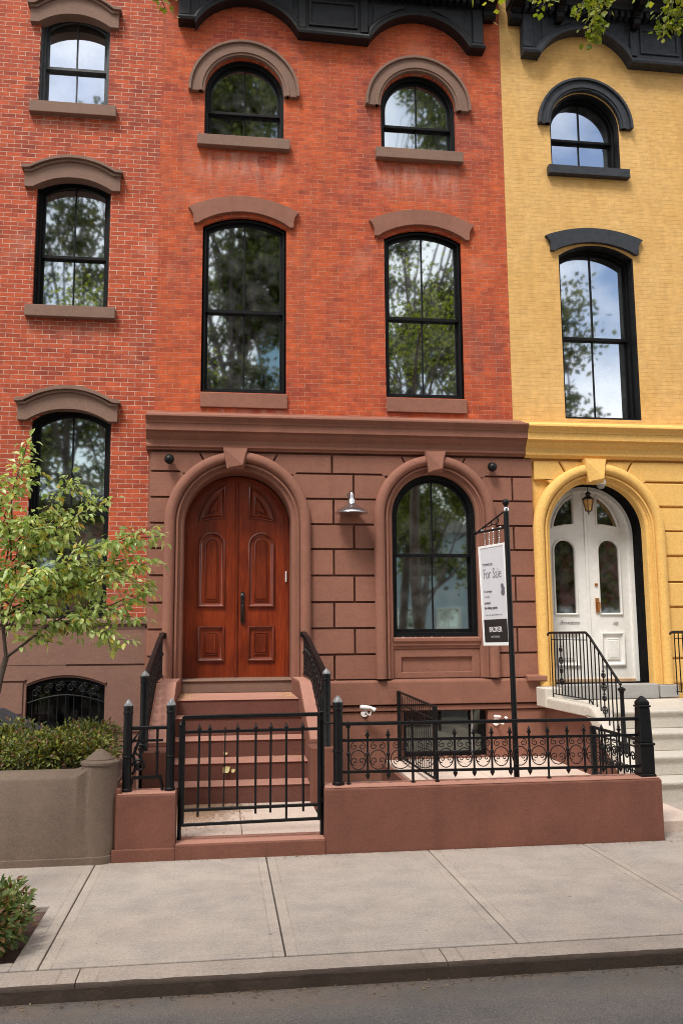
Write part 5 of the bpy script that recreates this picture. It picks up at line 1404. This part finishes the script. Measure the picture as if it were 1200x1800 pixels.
def farhouse(x0, x1, z1, mat, lab, gable=False):
    t = thing('townhouse', lab, 'townhouse', ((x0+x1)/2,-15,0))
    m = MB()
    m.box(x0,x1,-22,-15,0,z1)
    m.build('wall', mat, t)
    m = MB()
    if gable: m.prism([(x0-.3,z1),(x1+.3,z1),((x0+x1)/2,z1+2.4)], -22.2, -14.7, 'Y')
    else: m.box(x0-.1,x1+.1,-22,-14.6,z1,z1+.5)
    m.build('roof', M['black_trim'] if not gable else M['grey_base'], t)
    for k in range(3):
        for z in [1.2+3.1*i for i in range(int((z1-1)/3.1))]:
            xc = x0+(x1-x0)*(k+.5)/3
            m = MB(); m.plate(rect(xc-.6,xc+.6,z,z+1.9), [rect(xc-.5,xc-.02,z+.1,z+.92),rect(xc+.02,xc+.5,z+.1,z+.92),rect(xc-.5,xc-.02,z+1.0,z+1.8),rect(xc+.02,xc+.5,z+1.0,z+1.8)], -15.0, -14.9); w = m.build('window', M['white_paint'], t)
            m = MB(); m.box(xc-.5,xc+.5,-14.97,-14.96,z+.1,z+1.8); m.build('pane', M['glass_dim'], w)
tw = thing('tower_block', 'pale blue glass tower far behind, mirrored in the tall window above the wooden door', 'tower', (5.2,-76,0))
m = MB(); m.box(3.6,6.7,-80,-72,0,38.5); m.build('facade', M['glass_tower'], tw)
m = MB()
for k in range(13): m.box(3.55,6.75,-72.08,-72.001,k*3.0+.2,k*3.0+.45)
m.build('floor_bands', M['grey_base'], tw)
m = MB(); m.box(3.5,6.8,-80.1,-71.9,38.5,39.0); m.build('roof', M['grey_base'], tw)
farhouse(5.5,11.5,6.6,M['bluehouse'],'pale blue gabled house across the street mirrored in the parlour window',True)
farhouse(-3.0,4.5,7.4,M['greenhouse'],'red brick house across the street mirrored in the door glass')
farhouse(-12,-4,7.4,M['greenhouse'],'red brick house across the street at the far left')
farhouse(12.5,20,7.0,M['greenhouse'],'red brick house across the street at the far right')

# fallen leaves
for i,(x,y,z,lab) in enumerate(((.10,10.60,.72,'pale yellow fallen leaf on the third step behind the gate'),(.16,10.05,.40,'pale yellow fallen leaf stuck against the second riser'),(.21,10.10,.42,'small yellow fallen leaf beside the larger one on the riser'))):
    pass
def fallen(x, y, z, s, lab, up=False):
    t = MB(); d = Vector((.6,.2,.5 if up else .05)); leaf6(t, Vector((x,y,z)), d, Vector((0,-1,.4)) if up else Vector((0,-.2,1)), s, s*.8, .1, .2)
    o = t.build('fallen_leaf', M['leaf_fallen'], recalc=False); o.location = (0,0,0)
    return tag(o, lab, 'leaf', 'yellow leaves on the stoop')
fallen(.04,10.52,.535,.06,'small yellow leaf on the third step behind the gate', True)
fallen(.03,10.06,.40,.10,'large pale yellow leaf against the second riser behind the gate', True)
fallen(.12,10.07,.40,.055,'small pale leaf just right of the large yellow one on the stoop', True)
rl = random.Random(12); m = MB()
for i in range(260):
    sd = -1 if rl.random() < .5 else 1
    x = (px0+.02+abs(rl.gauss(0,.10))) if sd < 0 else (px1-.02-abs(rl.gauss(0,.10)))
    y = rl.uniform(11.4,12.5); L = rl.uniform(.012,.035)
    leaf6(m, Vector((x,y,1.103)), Vector((rl.gauss(0,1),rl.gauss(0,1),.1)), Vector((0,0,1)), L, L*.6, .1, .1)
for i in range(40):
    x = rl.uniform(.5,.95); L = rl.uniform(.01,.03); leaf6(m, Vector((x,10.45+rl.random()*.07,.508)), Vector((rl.gauss(0,1),rl.gauss(0,1),.1)), Vector((0,0,1)), L, L*.6, .1, .1)
struct(m.build('leaf_litter', M['leaf_fallen'], recalc=False), 'stuff')
m = MB()
def crumb(x, y, z, L): leaf6(m, Vector((x,y,z)), Vector((rl.gauss(0,1),rl.gauss(0,1),.15)), Vector((rl.gauss(0,.3),rl.gauss(0,.3),1)), L, L*.6, .1, .1)
for i in range(420): crumb(rl.uniform(-2.4,4.6), 7.94-abs(rl.gauss(0,.035)), .004, rl.uniform(.006,.02))
for i in range(650): crumb(rl.uniform(-2.2,4.2), 5.32-abs(rl.gauss(0,.06)), -.093, rl.uniform(.006,.022))
for i in range(170): crumb(rl.uniform(-2.4,4.2), rl.uniform(5.4,7.9), .004, rl.uniform(.005,.014))
for i in range(260): crumb(rl.uniform(-.4,.5), 9.7-abs(rl.gauss(0,.25)), .13, rl.uniform(.006,.02))
struct(m.build('street_litter', M['crumb'], recalc=False), 'stuff')

# ================================================================== LIGHT, SKY, CAMERA
EL, AZ = R(58), R(-150)   # sun high behind the camera and to the left
sun = bpy.data.lights.new('sun','SUN'); sun.energy = 2.1; sun.angle = R(17); sun.color = (1,.955,.88)
so_ = bpy.data.objects.new('sun', sun); COL.objects.link(so_)
sd = Vector((math.sin(R(-35))*math.cos(EL), -math.cos(R(-35))*math.cos(EL), math.sin(EL)))
so_.rotation_euler = sd.to_track_quat('Z','Y').to_euler()
w = bpy.data.worlds.new('World'); scene.world = w; w.use_nodes = True
nt = w.node_tree; bg = nt.nodes['Background']; L = nt.links
sky = N(nt,'ShaderNodeTexSky', sky_type='NISHITA'); sky.sun_disc = False; sky.sun_elevation = EL; sky.sun_rotation = math.atan2(sd.x, sd.y); sky.dust_density = 2.0
co = coords(nt,'Generated')
mp = N(nt,'ShaderNodeMapping'); mp.inputs['Scale'].default_value = (1,1,2.0); L.new(co, mp.inputs['Vector'])
cn = N(nt,'ShaderNodeTexNoise', Scale=2.1, Detail=7, Roughness=.6); L.new(mp.outputs[0], cn.inputs['Vector'])
cr = N(nt,'ShaderNodeMapRange'); L.new(cn.outputs[0], cr.inputs[0]); cr.inputs[1].default_value = .36; cr.inputs[2].default_value = .56
cl = mixc(nt, cr.outputs[0], sky.outputs[0], (10.2,9.95,9.7))
L.new(cl, bg.inputs['Color']); bg.inputs['Strength'].default_value = .095

cam = bpy.data.cameras.new('camera'); co_ = bpy.data.objects.new('camera', cam); COL.objects.link(co_); scene.camera = co_
f = 1548.0
cam.sensor_fit = 'VERTICAL'; cam.sensor_height = 36; cam.lens = 36*f/1800; cam.clip_end = 2000
yaw, pit, rol = R(-7.7205), R(7.8845), R(-.4371)
def RotCam(y, p, r):
    cy,sy = math.cos(y),math.sin(y); cp,sp = math.cos(p),math.sin(p); cr_,sr = math.cos(r),math.sin(r)
    Ry = Matrix(((cy,sy,0),(-sy,cy,0),(0,0,1))); Rp = Matrix(((1,0,0),(0,cp,sp),(0,-sp,cp)))
    Mm = Matrix(((1,0,0),(0,0,-1),(0,1,0))); Rr = Matrix(((cr_,-sr,0),(sr,cr_,0),(0,0,1)))
    return Rr @ Mm @ Rp @ Ry
Rw = RotCam(yaw,pit,rol)
# rows: image right, image down, forward
right, down, fwd = Rw[0], Rw[1], Rw[2]
mw = Matrix((( right[0],-down[0],-fwd[0],0),(right[1],-down[1],-fwd[1],0),(right[2],-down[2],-fwd[2],1.9),(0,0,0,1)))
co_.matrix_world = mw
vs = scene.view_settings; vs.view_transform = 'Standard'; vs.look = 'None'; vs.exposure = .88; vs.gamma = 1
scene.cycles.max_bounces = 8; scene.cycles.transparent_max_bounces = 8
scene.cycles.use_denoising = True
scene.cycles.pixel_filter_type = 'BLACKMAN_HARRIS'; scene.cycles.filter_width = 1.0
